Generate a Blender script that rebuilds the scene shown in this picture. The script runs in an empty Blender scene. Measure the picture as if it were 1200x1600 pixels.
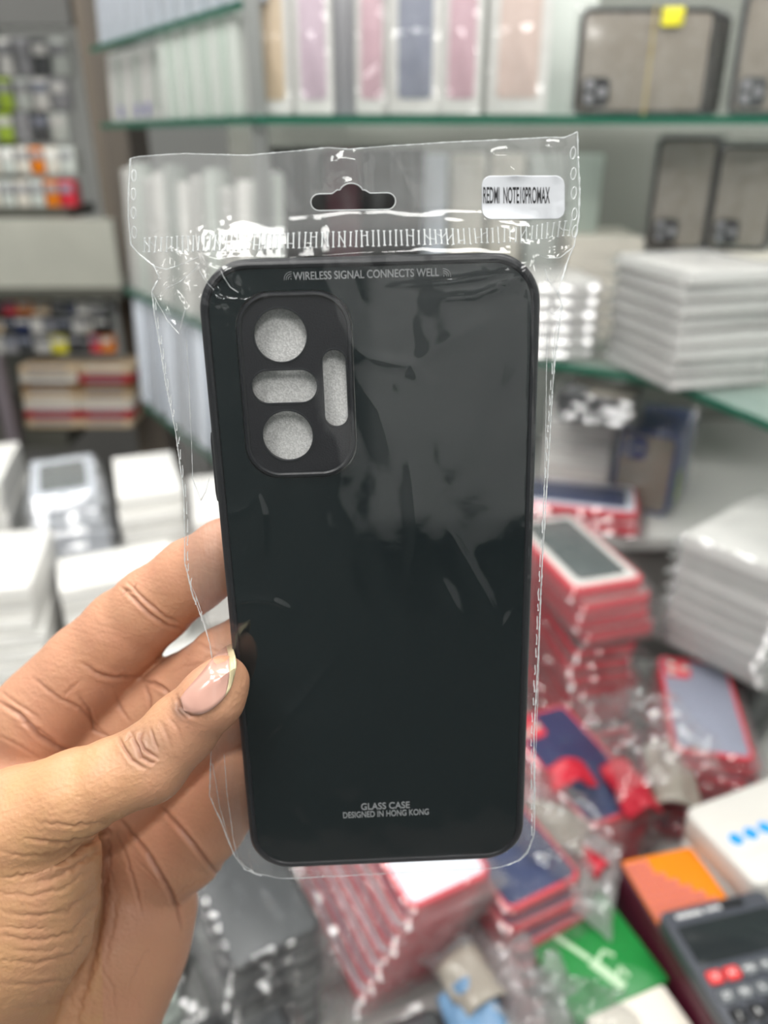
import bpy, bmesh, math, random
import numpy as np
from mathutils import Vector, Matrix
from mathutils.bvhtree import BVHTree
PI = math.pi
R = math.radians
rng = random.Random(7)
scene = bpy.context.scene
COL = scene.collection

# ---------------------------------------------------------------- camera
CAM = Vector((0, 0, 1.45)); PITCH = R(26)
RT = Vector((1, 0, 0)); UP = Vector((0, math.sin(PITCH), math.cos(PITCH))); FW = Vector((0, math.cos(PITCH), -math.sin(PITCH)))
FPX = 1200.0
cd = bpy.data.cameras.new('camera'); cam = bpy.data.objects.new('camera', cd); COL.objects.link(cam)
cam.location = CAM; cam.rotation_euler = (R(90) - PITCH, 0, 0)
cd.sensor_fit = 'HORIZONTAL'; cd.sensor_width = 36.0; cd.lens = 36.0
cd.clip_start = 0.01; cd.clip_end = 50
cd.dof.use_dof = True; cd.dof.focus_distance = 0.192
cd.dof.aperture_fstop = (0.036) / 0.0034          # entrance pupil of about 3.4 mm
scene.camera = cam
# ---------------------------------------------------------------- light
w = bpy.data.worlds.new('shop_ambient'); scene.world = w; w.use_nodes = True
bg = w.node_tree.nodes['Background']; bg.inputs[0].default_value = (0.93, 0.97, 1.0, 1); bg.inputs[1].default_value = 0.3
scene.view_settings.view_transform = 'Standard'; scene.view_settings.look = 'None'
scene.view_settings.gamma = 1; scene.view_settings.use_curve_mapping = False
scene.view_settings.exposure = 0.0
scene.cycles.use_denoising = True
scene.cycles.max_bounces = 12; scene.cycles.transparent_max_bounces = 32
scene.cycles.diffuse_bounces = 3; scene.cycles.glossy_bounces = 4; scene.cycles.transmission_bounces = 6
scene.cycles.sample_clamp_indirect = 6.0; scene.cycles.sample_clamp_direct = 0
scene.cycles.caustics_reflective = False; scene.cycles.caustics_refractive = False
def area(name, loc, target, sx, sy, power, color=(1, 1, 1)):
    l = bpy.data.lights.new(name, 'AREA'); l.shape = 'RECTANGLE'; l.size = sx; l.size_y = sy; l.energy = power; l.color = color
    o = bpy.data.objects.new(name, l); COL.objects.link(o); o.location = loc
    o.rotation_euler = (Vector(target) - Vector(loc)).to_track_quat('-Z', 'Y').to_euler(); return o

PANELS = [((-.6, .75), .6, 9, 'unseen ceiling panel added above the white cartons to brighten the slanting bay'), ((-.45, -.25), .6, 11.5, 'square ceiling light panel above the left end of the counter'), ((.55, .45), .6, 14, 'square ceiling light panel above the right-hand shelves'),  # first panel is an added lamp that brightens the slanting bay packets
          ((-1.4, 1.8), .6, 17, 'square ceiling light panel above the far aisle on the left'), ((.25, -1.15), .6, 10.5, 'square ceiling light panel behind the viewer, towards the right'), ((-1.2, -1.0), .6, 8, 'square ceiling light panel behind the viewer, towards the left')]
for (lx_, ly_), sz_, pw_, _ in PANELS: area('ceiling_panel_light', (lx_, ly_, 2.66), (lx_, ly_ + .001, 0), sz_, sz_, pw_, (1.0, .985, .955))

# ---------------------------------------------------------------- helpers
def cpt(px, py, d):                      # camera ray through a photo pixel at depth d -> world
    return CAM + RT * ((px - 600) / FPX * d) + UP * ((800 - py) / FPX * d) + FW * d
def onz(px, py, z):
    r = cpt(px, py, 1) - CAM; t = (z - CAM.z) / r.z; return CAM + r * t
def ony(px, py, y):
    r = cpt(px, py, 1) - CAM; t = (y - CAM.y) / r.y; return CAM + r * t

def tag(o, label=None, cat=None, group=None, kind=None):
    if label: o['label'] = label
    if cat: o['category'] = cat
    if group: o['group'] = group
    if kind: o['kind'] = kind
    return o
def empty(name, loc=(0, 0, 0), rz=0.0, label=None, cat=None, group=None, mat=None):
    o = bpy.data.objects.new(name, None); COL.objects.link(o); o.empty_display_size = 0.02
    if mat is not None: o.matrix_world = mat
    else: o.location = loc; o.rotation_euler = (0, 0, rz)
    return tag(o, label, cat, group)

class MB:
    def __init__(s): s.v = []; s.f = []; s.m = []
    def add(s, vs, fs, mi=0):
        n = len(s.v); s.v += [tuple(v) for v in vs]; s.f += [tuple(i + n for i in f) for f in fs]; s.m += [mi] * len(fs)
    def box(s, c, d, rz=0, mi=0):
        x, y, z = d[0] / 2, d[1] / 2, d[2] / 2; ca, sa = math.cos(rz), math.sin(rz)
        vs = [(c[0] + a * x * ca - b * y * sa, c[1] + a * x * sa + b * y * ca, c[2] + e * z) for e in (-1, 1) for a, b in ((-1, -1), (1, -1), (1, 1), (-1, 1))]
        s.add(vs, [(3, 2, 1, 0), (4, 5, 6, 7), (0, 1, 5, 4), (1, 2, 6, 5), (2, 3, 7, 6), (3, 0, 4, 7)], mi)
    def loops(s, rings, cap0=True, cap1=True, mi=0):
        n = len(rings[0]); vs = [p for r in rings for p in r]; fs = []
        for k in range(len(rings) - 1):
            for i in range(n):
                j = (i + 1) % n; fs.append((k * n + i, k * n + j, (k + 1) * n + j, (k + 1) * n + i))
        if cap0: fs.append(tuple(range(n - 1, -1, -1)))
        if cap1: fs.append(tuple((len(rings) - 1) * n + i for i in range(n)))
        s.add(vs, fs, mi)
    def slab(s, w, l, z0, z1, r, b, cx=0, cy=0, n=6, mi=0):
        rings = []
        for ins, z in ((b, z0), (b * .3, z0 + b * .3), (0, z0 + b), (0, z1 - b), (b * .3, z1 - b * .3), (b, z1)):
            rings.append([(x + cx, y + cy, z) for x, y in rrect(w - 2 * ins, l - 2 * ins, max(r - ins, 1e-5), n)])
        s.loops(rings, mi=mi)
    def tube(s, pts, r, n=8, mi=0, closed=False):
        pts = [Vector(p) for p in pts]; rs = r if isinstance(r, (list, tuple)) else [r] * len(pts); rings = []
        up = None
        for i, p in enumerate(pts):
            a = pts[i - 1] if (i or closed) else p; b = pts[(i + 1) % len(pts)] if (i < len(pts) - 1 or closed) else p
            t = (b - a).normalized()
            if up is None: up = Vector((0, 0, 1)) if abs(t.z) < .9 else Vector((1, 0, 0))
            x = t.cross(up).normalized(); y = x.cross(t); up = y
            rings.append([p + (x * math.cos(2 * PI * k / n) + y * math.sin(2 * PI * k / n)) * rs[i] for k in range(n)])
        if closed: rings.append(rings[0]); s.loops(rings, False, False, mi)
        else: s.loops(rings, True, True, mi)
    def grid(s, P, mi=0):                # P: array rows x cols x 3
        P = np.asarray(P); a, b = P.shape[:2]
        s.add(P.reshape(-1, 3).tolist(), [(i * b + j, i * b + j + 1, (i + 1) * b + j + 1, (i + 1) * b + j) for i in range(a - 1) for j in range(b - 1)], mi)
    def mesh(s, name, mats, smooth=True):
        me = bpy.data.meshes.new(name); me.from_pydata(s.v, [], s.f)
        for m in (mats if isinstance(mats, (list, tuple)) else [mats]): me.materials.append(m)
        me.polygons.foreach_set('material_index', s.m)
        if smooth: shade(me)
        me.update(); return me
    def build(s, name, mats, parent=None, smooth=True, mat=None):
        o = bpy.data.objects.new(name, s.mesh(name, mats, smooth)); COL.objects.link(o)
        if parent: o.parent = parent
        if mat is not None: o.matrix_world = mat
        return o
def shade(me, ang=35):
    me.polygons.foreach_set('use_smooth', [True] * len(me.polygons))
    try: me.set_sharp_from_angle(angle=R(ang))
    except Exception: pass
def rrect(w, h, r, n=6):
    r = min(r, w / 2 - 1e-6, h / 2 - 1e-6); out = []
    for cx, cy, a0 in ((w / 2 - r, h / 2 - r, 0), (-w / 2 + r, h / 2 - r, 90), (-w / 2 + r, -h / 2 + r, 180), (w / 2 - r, -h / 2 + r, 270)):
        for k in range(n + 1):
            a = R(a0 + 90 * k / n); out.append((cx + r * math.cos(a), cy + r * math.sin(a)))
    return out

# ---------------------------------------------------------------- materials
def newmat(name):
    m = bpy.data.materials.new(name); m.use_nodes = True; nt = m.node_tree; return m, nt, nt.nodes['Principled BSDF']
def N(nt, t, **kw):
    n = nt.nodes.new(t)
    for k, v in kw.items(): setattr(n, k, v)
    return n
def pmat(name, col, rough=0.5, metal=0, spec=0.5, bump=0, bscale=200, var=0, coat=0, sss=0):
    m, nt, p = newmat(name)
    p.inputs['Base Color'].default_value = (*col, 1); p.inputs['Roughness'].default_value = rough
    p.inputs['Metallic'].default_value = metal; p.inputs['Specular IOR Level'].default_value = spec
    p.inputs['Coat Weight'].default_value = coat; p.inputs['Coat Roughness'].default_value = .08
    if sss: p.inputs['Subsurface Weight'].default_value = sss; p.inputs['Subsurface Radius'].default_value = (.004, .002, .001)
    tc = N(nt, 'ShaderNodeTexCoord')
    if bump or var:
        nz = N(nt, 'ShaderNodeTexNoise'); nz.inputs['Scale'].default_value = bscale; nz.inputs['Detail'].default_value = 4
        nt.links.new(tc.outputs['Object'], nz.inputs['Vector'])
        if bump:
            b = N(nt, 'ShaderNodeBump'); b.inputs['Strength'].default_value = bump; b.inputs['Distance'].default_value = .001
            nt.links.new(nz.outputs[0], b.inputs['Height']); nt.links.new(b.outputs[0], p.inputs['Normal'])
        if var:
            n2 = N(nt, 'ShaderNodeTexNoise'); n2.inputs['Scale'].default_value = bscale * .12; nt.links.new(tc.outputs['Object'], n2.inputs['Vector'])
            mx = N(nt, 'ShaderNodeMix', data_type='RGBA'); mx.inputs[6].default_value = (*[c * (1 - var) for c in col], 1); mx.inputs[7].default_value = (*[min(1, c * (1 + var)) for c in col], 1)
            nt.links.new(n2.outputs[0], mx.inputs[0]); nt.links.new(mx.outputs[2], p.inputs['Base Color'])
    return m
def film(name, haze=0.05, refl=0.10, rough=0.06, bump=0.3, bscale=60, tint=(1, 1, 1), stretch=(1, 1, 1), dist=.002, milky=False):
    """clear packaging film: see-through, fresnel gloss, slight milkiness"""
    m = bpy.data.materials.new(name); m.use_nodes = True; nt = m.node_tree; nt.nodes.clear()
    out = N(nt, 'ShaderNodeOutputMaterial'); tr = N(nt, 'ShaderNodeBsdfTransparent'); gl = N(nt, 'ShaderNodeBsdfGlossy'); df = N(nt, 'ShaderNodeBsdfDiffuse'); tl = N(nt, 'ShaderNodeBsdfTranslucent')
    tr.inputs[0].default_value = (*[.985 * c for c in tint], 1); gl.inputs['Roughness'].default_value = rough
    df.inputs[0].default_value = (.95, .96, .97, 1); tl.inputs[0].default_value = (.95, .96, .97, 1)
    fr = N(nt, 'ShaderNodeLayerWeight'); fr.inputs[0].default_value = .35
    mr = N(nt, 'ShaderNodeMapRange'); mr.inputs['From Min'].default_value = 0; mr.inputs['From Max'].default_value = 1; mr.inputs['To Min'].default_value = refl * .55; mr.inputs['To Max'].default_value = min(.8, refl * 3.5)
    nt.links.new(fr.outputs['Fresnel'], mr.inputs['Value'])
    tc = N(nt, 'ShaderNodeTexCoord'); mp = N(nt, 'ShaderNodeMapping'); mp.inputs['Scale'].default_value = stretch
    nz = N(nt, 'ShaderNodeTexNoise'); nz.inputs['Scale'].default_value = bscale; nz.inputs['Detail'].default_value = 1; nz.inputs['Distortion'].default_value = .5
    b = N(nt, 'ShaderNodeBump'); b.inputs['Strength'].default_value = bump; b.inputs['Distance'].default_value = dist
    nt.links.new(tc.outputs['Object'], mp.inputs[0]); nt.links.new(mp.outputs[0], nz.inputs['Vector']); nt.links.new(nz.outputs[0], b.inputs['Height'])
    for n in (gl, fr): nt.links.new(b.outputs[0], n.inputs['Normal'])
    m0 = N(nt, 'ShaderNodeMixShader'); m0.inputs[0].default_value = .5; nt.links.new(df.outputs[0], m0.inputs[1]); nt.links.new(tl.outputs[0], m0.inputs[2])
    m1 = N(nt, 'ShaderNodeMixShader'); m1.inputs[0].default_value = haze
    if milky:
        at = N(nt, 'ShaderNodeAttribute', attribute_name='milky'); nt.links.new(at.outputs['Fac'], m1.inputs[0])
    nt.links.new(tr.outputs[0], m1.inputs[1]); nt.links.new(m0.outputs[0], m1.inputs[2])
    m2 = N(nt, 'ShaderNodeMixShader'); nt.links.new(mr.outputs[0], m2.inputs[0]); nt.links.new(m1.outputs[0], m2.inputs[1]); nt.links.new(gl.outputs[0], m2.inputs[2])
    nt.links.new(m2.outputs[0], out.inputs[0]); return m
def text_mesh(name, body, size, mat, parent, loc, sx=1.0, extrude=0.00005, align='CENTER', rot=0, bold=0.0, mat_world=None):
    c = bpy.data.curves.new(name, 'FONT'); c.body = body; c.size = size; c.align_x = align; c.align_y = 'CENTER'; c.extrude = extrude; c.offset = bold
    o = bpy.data.objects.new(name, c); COL.objects.link(o)
    dg = bpy.context.evaluated_depsgraph_get(); me = bpy.data.meshes.new_from_object(o.evaluated_get(dg)); bpy.data.objects.remove(o)
    me.transform(Matrix.Diagonal((sx, 1, 1, 1))); me.materials.clear(); me.materials.append(mat)
    o = bpy.data.objects.new(name, me); COL.objects.link(o); o.parent = parent; o.location = loc; o.rotation_euler = (0, 0, rot)
    return o
# ================================================================ room shell
def struct(name, mb, mat, smooth=False): o = mb.build(name, mat, smooth=smooth); o['kind'] = 'structure'; return o
wall_p = pmat('painted_wall', (.55, .56, .54), rough=.7, bump=.1, bscale=80); ceil_p = pmat('ceiling_board', (.62, .62, .60), rough=.8)
floor_p = pmat('grey_floor_tile', (.22, .21, .20), rough=.3)
glassb = pmat('mirror_back_panel', (.30, .31, .28), rough=.18, spec=.7)
mb = MB(); mb.box((-.7, 1.2, -.01), (4.6, 6.4, .02)); struct('floor', mb, floor_p)
mb = MB(); mb.box((-.7, 1.2, 2.72), (4.6, 6.4, .02)); struct('ceiling', mb, ceil_p)
mb = MB(); mb.box((.59, 1.56, 1.35), (1.32, .04, 2.7)); struct('wall_back', mb, glassb)
mb = MB(); mb.box((1.27, .2, 1.35), (.04, 2.7, 2.7)); struct('wall_right', mb, wall_p)
mb = MB(); mb.box((-.7, 4.1, 1.35), (4.6, .04, 2.7)); struct('wall_far', mb, wall_p)
mb = MB(); mb.box((-2.9, 1.2, 1.35), (.04, 6.4, 2.7)); struct('wall_left', mb, wall_p)
dkw = pmat('dark_green_grey_wall', (.13, .15, .145), rough=.6)
mb = MB(); mb.box((-.7, -1.98, 1.35), (4.6, .04, 2.7)); struct('wall_front', mb, dkw)
t = empty('reflection_cabinet', (.62, -1.798, 0), label='unseen pale two-door cabinet added behind the viewer for its reflection in the case', cat='cabinet')  # unseen cabinet, added to give the case a paler reflection at upper right
mb = MB(); mb.slab(1.1, .32, 1.06, 2.1, .01, .004); mb.build('cabinet_body', pmat('pale_grey_cabinet', (.62, .64, .64), rough=.45), t)
for q in (-1, 1):
    mb = MB(); mb.box((q * .272, .168, 1.58), (.53, .018, 1.0)); dr = mb.build('door', pmat('pale_grey_door', (.66, .68, .68), rough=.4), t, smooth=False); mb = MB(); mb.box((q * .04, .183, 1.3), (.012, .014, .16)); mb.build('handle', pmat('dark_handle', (.05, .05, .05)), dr, smooth=False)

# slanted wall behind the left bay of the shelving
s0, s1 = Vector((-.163, 1.10, 0)), Vector((-.545, 1.66, 0)); sd_ = (s1 - s0).normalized(); sn = Vector((-sd_.y, sd_.x, 0)); sn = sn if sn.y > 0 else -sn
ang = math.atan2(sd_.y, sd_.x)
mid = (Vector((-.054, 1.56, 0)) + Vector((-.35, 1.995, 0))) / 2
mb = MB(); mb.box((mid.x, mid.y, 1.35), (.52, .03, 2.7), rz=ang); struct('wall_side', mb, glassb)
# ceiling lights
em = bpy.data.materials.new('lit_diffuser'); em.use_nodes = True; nt = em.node_tree; nt.nodes.clear(); e_ = N(nt, 'ShaderNodeEmission'); e_.inputs[0].default_value = (1, .99, .96, 1); e_.inputs[1].default_value = 7; oo = N(nt, 'ShaderNodeOutputMaterial'); nt.links.new(e_.outputs[0], oo.inputs[0])
alum = pmat('white_painted_frame', (.7, .7, .7), rough=.4)
for (x, y), sz_, pw_, lb in PANELS:
    t = empty('ceiling_light', (x, y, 2.68), label=lb, cat='ceiling light', group='ceiling light panels')
    mb = MB(); mb.slab(.66, .66, 0, .03, .01, .003); mb.build('light_frame', alum, t)
    mb = MB(); mb.slab(.6, .6, -.004, -.001, .005, .001); mb.build('diffuser', em, t)
# ================================================================ shelving
gl_edge = pmat('green_glass_edge', (.008, .10, .06), rough=.3, spec=.3)
m, nt, p = newmat('clear_shelf_glass'); p.inputs['Base Color'].default_value = (.55, .75, .68, 1); p.inputs['Roughness'].default_value = .06; p.inputs['Alpha'].default_value = .22; gl_top = m
def glass_shelf(poly, z, t, label, front):
    """board from a plan polygon; the long ground edge is the green band"""
    o = empty('glass_shelf', (poly[0][0], poly[0][1], z), label=label, cat='shelf'); ox, oy = poly[0]
    loc = [(x - ox, y - oy) for x, y in poly]
    mb = MB(); mb.loops([[(x, y, -t) for x, y in loc], [(x, y, 0) for x, y in loc]]); mb.build('glass_board', gl_top, o, smooth=False)
    fr = [(x - ox, y - oy) for x, y in front]; mb = MB()
    for (x0, y0), (x1, y1) in zip(fr, fr[1:]):
        L = math.hypot(x1 - x0, y1 - y0); a = math.atan2(y1 - y0, x1 - x0); n = (math.sin(a) * .0012, -math.cos(a) * .0012)
        mb.box(((x0 + x1) / 2 + n[0], (y0 + y1) / 2 + n[1], -t / 2), (L, .0022, t + .0006), rz=a)
    mb.build('ground_edge', gl_edge, o, smooth=False)
ZA, ZU, ZB, ZC = 1.4747, 1.60, 1.165, .93
EA = [tuple(s1.xy), tuple(s0.xy), (1.22, 1.10)]
glass_shelf([(s1.x, s1.y), (s0.x, s0.y), (1.22, 1.10), (1.22, 1.52), (-.12, 1.52), (-.30, 1.78)], ZA, .009, 'long green-edged glass shelf at eye level carrying the upright boxes', EA)
glass_shelf([(s1.x, s1.y), (s0.x - .01, s0.y + .015), (-.10, 1.5), (-.30, 1.78)], ZU, .008, 'short slanting glass shelf at the top left corner of the unit', [tuple(s1.xy), (s0.x - .01, s0.y + .015)])
glass_shelf([(s1.x, s1.y), (s0.x, s0.y), (.20, 1.09), (.33, 1.01), (.385, .94), (.45, .76), (.47, .35), (1.22, .35), (1.22, 1.52), (-.12, 1.52), (-.30, 1.78)], ZB, .009, 'lower glass shelf bending towards the viewer on the right, under the clear bagged stacks', [tuple(s1.xy), tuple(s0.xy), (.20, 1.09), (.33, 1.01), (.385, .94), (.45, .76), (.47, .35)])
steel = pmat('brushed_upright', (.45, .46, .45), rough=.35, metal=.8)
for i, (x, y, lb) in enumerate(((s0.x, s0.y + .03, 'slim metal shelf upright where the shelves turn the corner'), (1.19, 1.13, 'slim metal shelf upright at the right-hand wall'))):
    zb = .005 if i == 0 else ZC + .002; mb = MB(); mb.box((0, 0, (2.705 - zb) / 2), (.02, .02, 2.705 - zb)); o = mb.build('shelf_upright', steel, smooth=False); o.location = (x, y, zb); tag(o, lb, 'shelf upright')
cab = pmat('counter_laminate', (.20, .19, .18), rough=.4); cabw = pmat('pale_counter_top', (.50, .50, .48), rough=.3)
def counter(x0, x1, y0, y1, z, label, topm=cabw):
    t = empty('counter', ((x0 + x1) / 2, (y0 + y1) / 2, 0), label=label, cat='counter'); w, d = x1 - x0, y1 - y0
    mb = MB(); mb.slab(w, d, z - .025, z, .01, .003); mb.build('countertop', topm, t)
    mb = MB(); mb.box((0, 0, (z - .025) / 2), (w - .03, d - .03, z - .025)); mb.build('cabinet_body', cab, t, smooth=False)
    mb = MB(); mb.box((0, 0, .03), (w - .005, d - .005, .06)); mb.build('plinth', cab, t, smooth=False)
    return t
ZM = .72
glass_shelf([(s1.x, s1.y), (s0.x - .02, s0.y + .03), (-.10, 1.5), (-.30, 1.78)], .915, .009, 'lowest slanting glass shelf on the left, behind the white cartons', [tuple(s1.xy), (s0.x - .02, s0.y + .03)])
counter(-.19, .90, .30, .975, ZM, 'main shop counter buried under stacks of bagged phone cases')
counter(-.02, 1.22, .985, 1.50, ZC, 'higher back counter carrying white cartons under the lower glass shelf')
counter(-1.0, -.20, .30, 1.36, ZM, 'left counter piled with white cartons')
# ================================================================ the phone case, in its own frame (u right, v up, w towards the viewer)
cU = RT * .99919 + UP * .03482 + FW * .0204; cU.normalize()
cV = RT * -.0272 + UP * .95451 + FW * -.29693; cV = (cV - cU * cV.dot(cU)).normalized()
cW = cU.cross(cV).normalized()
C0 = CAM + RT * -.001037 + UP * -.022362 + FW * .19902
MC = Matrix((( cU.x, cV.x, cW.x, C0.x), (cU.y, cV.y, cW.y, C0.y), (cU.z, cV.z, cW.z, C0.z), (0, 0, 0, 1)))
MCi = MC.inverted()
def cuv(px, py, w=0.0):                   # pixel -> case-frame u,v on the plane w (metres)
    o = MCi @ CAM; d = (MCi @ cpt(px, py, 1)) - o; t = (w - o.z) / d.z; p = o + d * t; return p.x, p.y
CW_, CH_ = .079, .16857
black_tpu = pmat('black_soft_tpu', (.012, .013, .017), rough=.38, bump=.05, bscale=900)
black_plate = pmat('black_matte_plate', (.010, .010, .014), rough=.42, bump=.12, bscale=2500)
glass_blk = pmat('black_tempered_glass', (.006, .0115, .0135), rough=.05, spec=.5)
ink = pmat('silver_grey_ink', (.33, .34, .35), rough=.5)
foamm = None
def foam_mat():
    m, nt, p = newmat('white_foam_sheet'); tc = N(nt, 'ShaderNodeTexCoord')
    vo = N(nt, 'ShaderNodeTexVoronoi'); vo.inputs['Scale'].default_value = 2600; nt.links.new(tc.outputs['Object'], vo.inputs['Vector'])
    n2 = N(nt, 'ShaderNodeTexNoise'); n2.inputs['Scale'].default_value = 700; nt.links.new(tc.outputs['Object'], n2.inputs['Vector'])
    b = N(nt, 'ShaderNodeBump'); b.inputs['Strength'].default_value = .45; b.inputs['Distance'].default_value = .0002
    ad = N(nt, 'ShaderNodeMath', operation='ADD'); nt.links.new(vo.outputs['Distance'], ad.inputs[0]); nt.links.new(n2.outputs[0], ad.inputs[1])
    nt.links.new(ad.outputs[0], b.inputs['Height']); nt.links.new(b.outputs[0], p.inputs['Normal'])
    cr = N(nt, 'ShaderNodeValToRGB'); cr.color_ramp.elements[0].position = .3; cr.color_ramp.elements[0].color = (.68, .68, .67, 1); cr.color_ramp.elements[1].position = .8; cr.color_ramp.elements[1].color = (.88, .88, .87, 1)
    nt.links.new(vo.outputs['Color'], cr.inputs[0]); nt.links.new(cr.outputs[0], p.inputs['Base Color']); p.inputs['Roughness'].default_value = .2
    return m
case = empty('phone_case', mat=MC, label='glossy black phone case with tall camera cutouts, inside the clear bag in the hand', cat='phone case')
def ring(w, h, r, z, n=10): return [(x, y, z) for x, y in rrect(w, h, r, n)]
mb = MB()   # bumper frame: rounded wall 9.6 mm deep with a raised lip round the glass
T = .0096; r0 = .0115
prof = [(.0022, -T), (.0006, -T + .0005), (.0001, -T + .0018), (0, -T + .004), (.0, -.0012), (.0002, -.0004), (.0008, .0002), (.0014, .0004), (.0020, .0002), (.0022, -.0001), (.0023, -.0010)]
mb.loops([ring(CW_ - 2 * i, CH_ - 2 * i, r0 - i, z) for i, z in prof], False, False)
mb.loops([ring(CW_ - 2 * i, CH_ - 2 * i, r0 - i, z) for i, z in ((.0022, -T), (.003, -T), (.0028, -.0012))][::-1], False, False)
mb.build('bumper_frame', black_tpu, case)
# back panel with the camera plate region left open
islU = [cuv(375, 455), cuv(553, 455), cuv(553, 745), cuv(378, 745)]
iu0 = sum(p[0] for p in (islU[0], islU[3])) / 2; iu1 = sum(p[0] for p in (islU[1], islU[2])) / 2
iv1 = sum(p[1] for p in (islU[0], islU[1])) / 2; iv0 = sum(p[1] for p in (islU[2], islU[3])) / 2
icx, icy, iw, ih = (iu0 + iu1) / 2, (iv0 + iv1) / 2, iu1 - iu0, iv1 - iv0
def holed(outer, holes, z0, z1, name, mats, parent, bev=0):
    """flat plate with holes: triangulated 2-D fill, extruded"""
    bm = bmesh.new(); es = []
    for lp in [outer] + holes:
        vs = [bm.verts.new((x, y, z1)) for x, y in lp]
        es += [bm.edges.new((vs[i], vs[(i + 1) % len(vs)])) for i in range(len(vs))]
    bmesh.ops.triangle_fill(bm, use_beauty=True, use_dissolve=False, edges=es, normal=(0, 0, 1))
    top = list(bm.faces)
    r = bmesh.ops.extrude_face_region(bm, geom=top); nv = [g for g in r['geom'] if isinstance(g, bmesh.types.BMVert)]
    for v in nv: v.co.z = z0
    bmesh.ops.recalc_face_normals(bm, faces=bm.faces)
    me = bpy.data.meshes.new(name); bm.to_mesh(me); bm.free()
    for m in (mats if isinstance(mats, list) else [mats]): me.materials.append(m)
    shade(me, 30); o = bpy.data.objects.new(name, me); COL.objects.link(o); o.parent = parent; return o
def off(poly, cx, cy): return [(x + cx, y + cy) for x, y in poly]
GI = .0023
holed(rrect(CW_ - 2 * GI, CH_ - 2 * GI, r0 - GI, 12), [off(rrect(iw + .0004, ih + .0004, .0082, 12), icx, icy)], -.0012, -.0001, 'glass_back', glass_blk, case)
# camera holes
def circ(px, py, rpx):
    cx, cy = cuv(px, py); ex, _ = cuv(px + rpx, py); rr = ex - cx; return [(cx + rr * math.cos(2 * PI * k / 48), cy + rr * math.sin(2 * PI * k / 48)) for k in range(48)], (cx, cy, rr)
h1, _ = circ(438.5, 524, 42.3); h3, _ = circ(450, 680.5, 40.5)
a = cuv(392.5, 604); b = cuv(497, 603); ph = cuv(444, 577)[1] - cuv(444, 630.5)[1]
h2 = off(rrect(b[0] - a[0], ph, ph / 2, 14), (a[0] + b[0]) / 2, (cuv(444, 577)[1] + cuv(444, 630.5)[1]) / 2)
t_ = cuv(523, 545); b_ = cuv(525, 667); pw = cuv(543, 605)[0] - cuv(504, 605)[0]
h4 = off(rrect(pw, t_[1] - b_[1], pw / 2, 14), (t_[0] + b_[0]) / 2, (t_[1] + b_[1]) / 2)
plate = holed(off(rrect(iw - .0022, ih - .0022, .0074, 12), icx, icy), [h1, h2, h3, h4], -.0016, .0004, 'camera_plate', black_plate, case)
for hh in (h1, h2, h3, h4):
    mb = MB(); mb.tube([(x, y, .00035) for x, y in hh], .00025, 6, closed=True); mb.build('hole_rim', black_tpu, plate)
mb = MB()
for i, z in ((0, 0),): pass
mb.loops([[(x + icx, y + icy, z) for x, y in rrect(iw - 2 * i, ih - 2 * i, .0085 - i, 12)] for i, z in ((0, -.001), (0, .0002), (.0003, .0008), (.0008, .0009), (.0012, .0006), (.0013, -.0002))], False, False)
mb.build('camera_plate_rim', black_tpu, case)
mb = MB(); mb.slab(CW_ - .008, CH_ - .008, -.0040, -.0030, .008, .0003, n=8)
foam = mb.build('foam_sheet', foam_mat()); foam.matrix_world = MC
tag(foam, 'white foam sheet showing through the camera cutouts of the black case', 'packing foam')
# side button seen as a slight bulge on the left flank
u_, v0_ = cuv(331, 668); _, v1_ = cuv(337, 800)
mb = MB(); rings = []
for z in (-.0068, -.0064, -.0034, -.0030):
    e = .0 if z in (-.0064, -.0034) else .0005
    rings.append([(-CW_ / 2 - x, (v0_ + v1_) / 2 + y, z) for x, y in ((-.001, -(v0_ - v1_) / 2), (.0007 - e, -(v0_ - v1_) / 2 + .002), (.0009 - e, -(v0_ - v1_) / 2 + .004), (.0009 - e, (v0_ - v1_) / 2 - .004), (.0007 - e, (v0_ - v1_) / 2 - .002), (-.001, (v0_ - v1_) / 2))])
mb.loops(rings); mb.build('side_button', black_tpu, case)
# printing
def ctext(name, s, x0, x1, py, hpx, bold=0, sy=1.0):
    a = cuv(x0, py); b = cuv(x1, py); hh = cuv(x0, py - hpx / 2)[1] - cuv(x0, py + hpx / 2)[1]
    o = text_mesh(name, s, hh / .70, ink, case, ((a[0] + b[0]) / 2, (a[1] + b[1]) / 2, .00002), bold=bold)
    wd = max(v.co.x for v in o.data.vertices) - min(v.co.x for v in o.data.vertices)
    o.data.transform(Matrix.Diagonal(((b[0] - a[0]) / wd, 1, 1, 1))); o.rotation_euler = (0, 0, 0.0); return o
o1 = ctext('printed_slogan', 'WIRELESS SIGNAL CONNECTS WELL', 458, 686, 429, 12.5, .00002); 
o2 = ctext('printed_title', 'GLASS CASE', 564, 640, 1259.5, 10, .00003)
o3 = ctext('printed_origin', 'DESIGNED IN HONG KONG', 536, 670, 1271.5, 9, .00003)
for sx, px, py in ((1, 451, 431), (-1, 697, 426)):   # signal arcs
    cx, cy = cuv(px, py, 0); mb = MB()
    for k in range(4):
        rr = .0003 + k * .00045
        if k == 0: mb.tube([(cx + sx * .00045, cy - .0007, .00003), (cx + sx * .00055, cy - .0007, .00003)], .00016, 6); continue
        pts = [(cx + sx * (.0006 - rr * math.cos(R(t))), cy - .0008 + rr * math.sin(R(t)), .00003) for t in range(-5, 96, 10)]
        mb.tube(pts, .00006, 5)
    mb.build('printed_signal_mark', ink, case)
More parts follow.
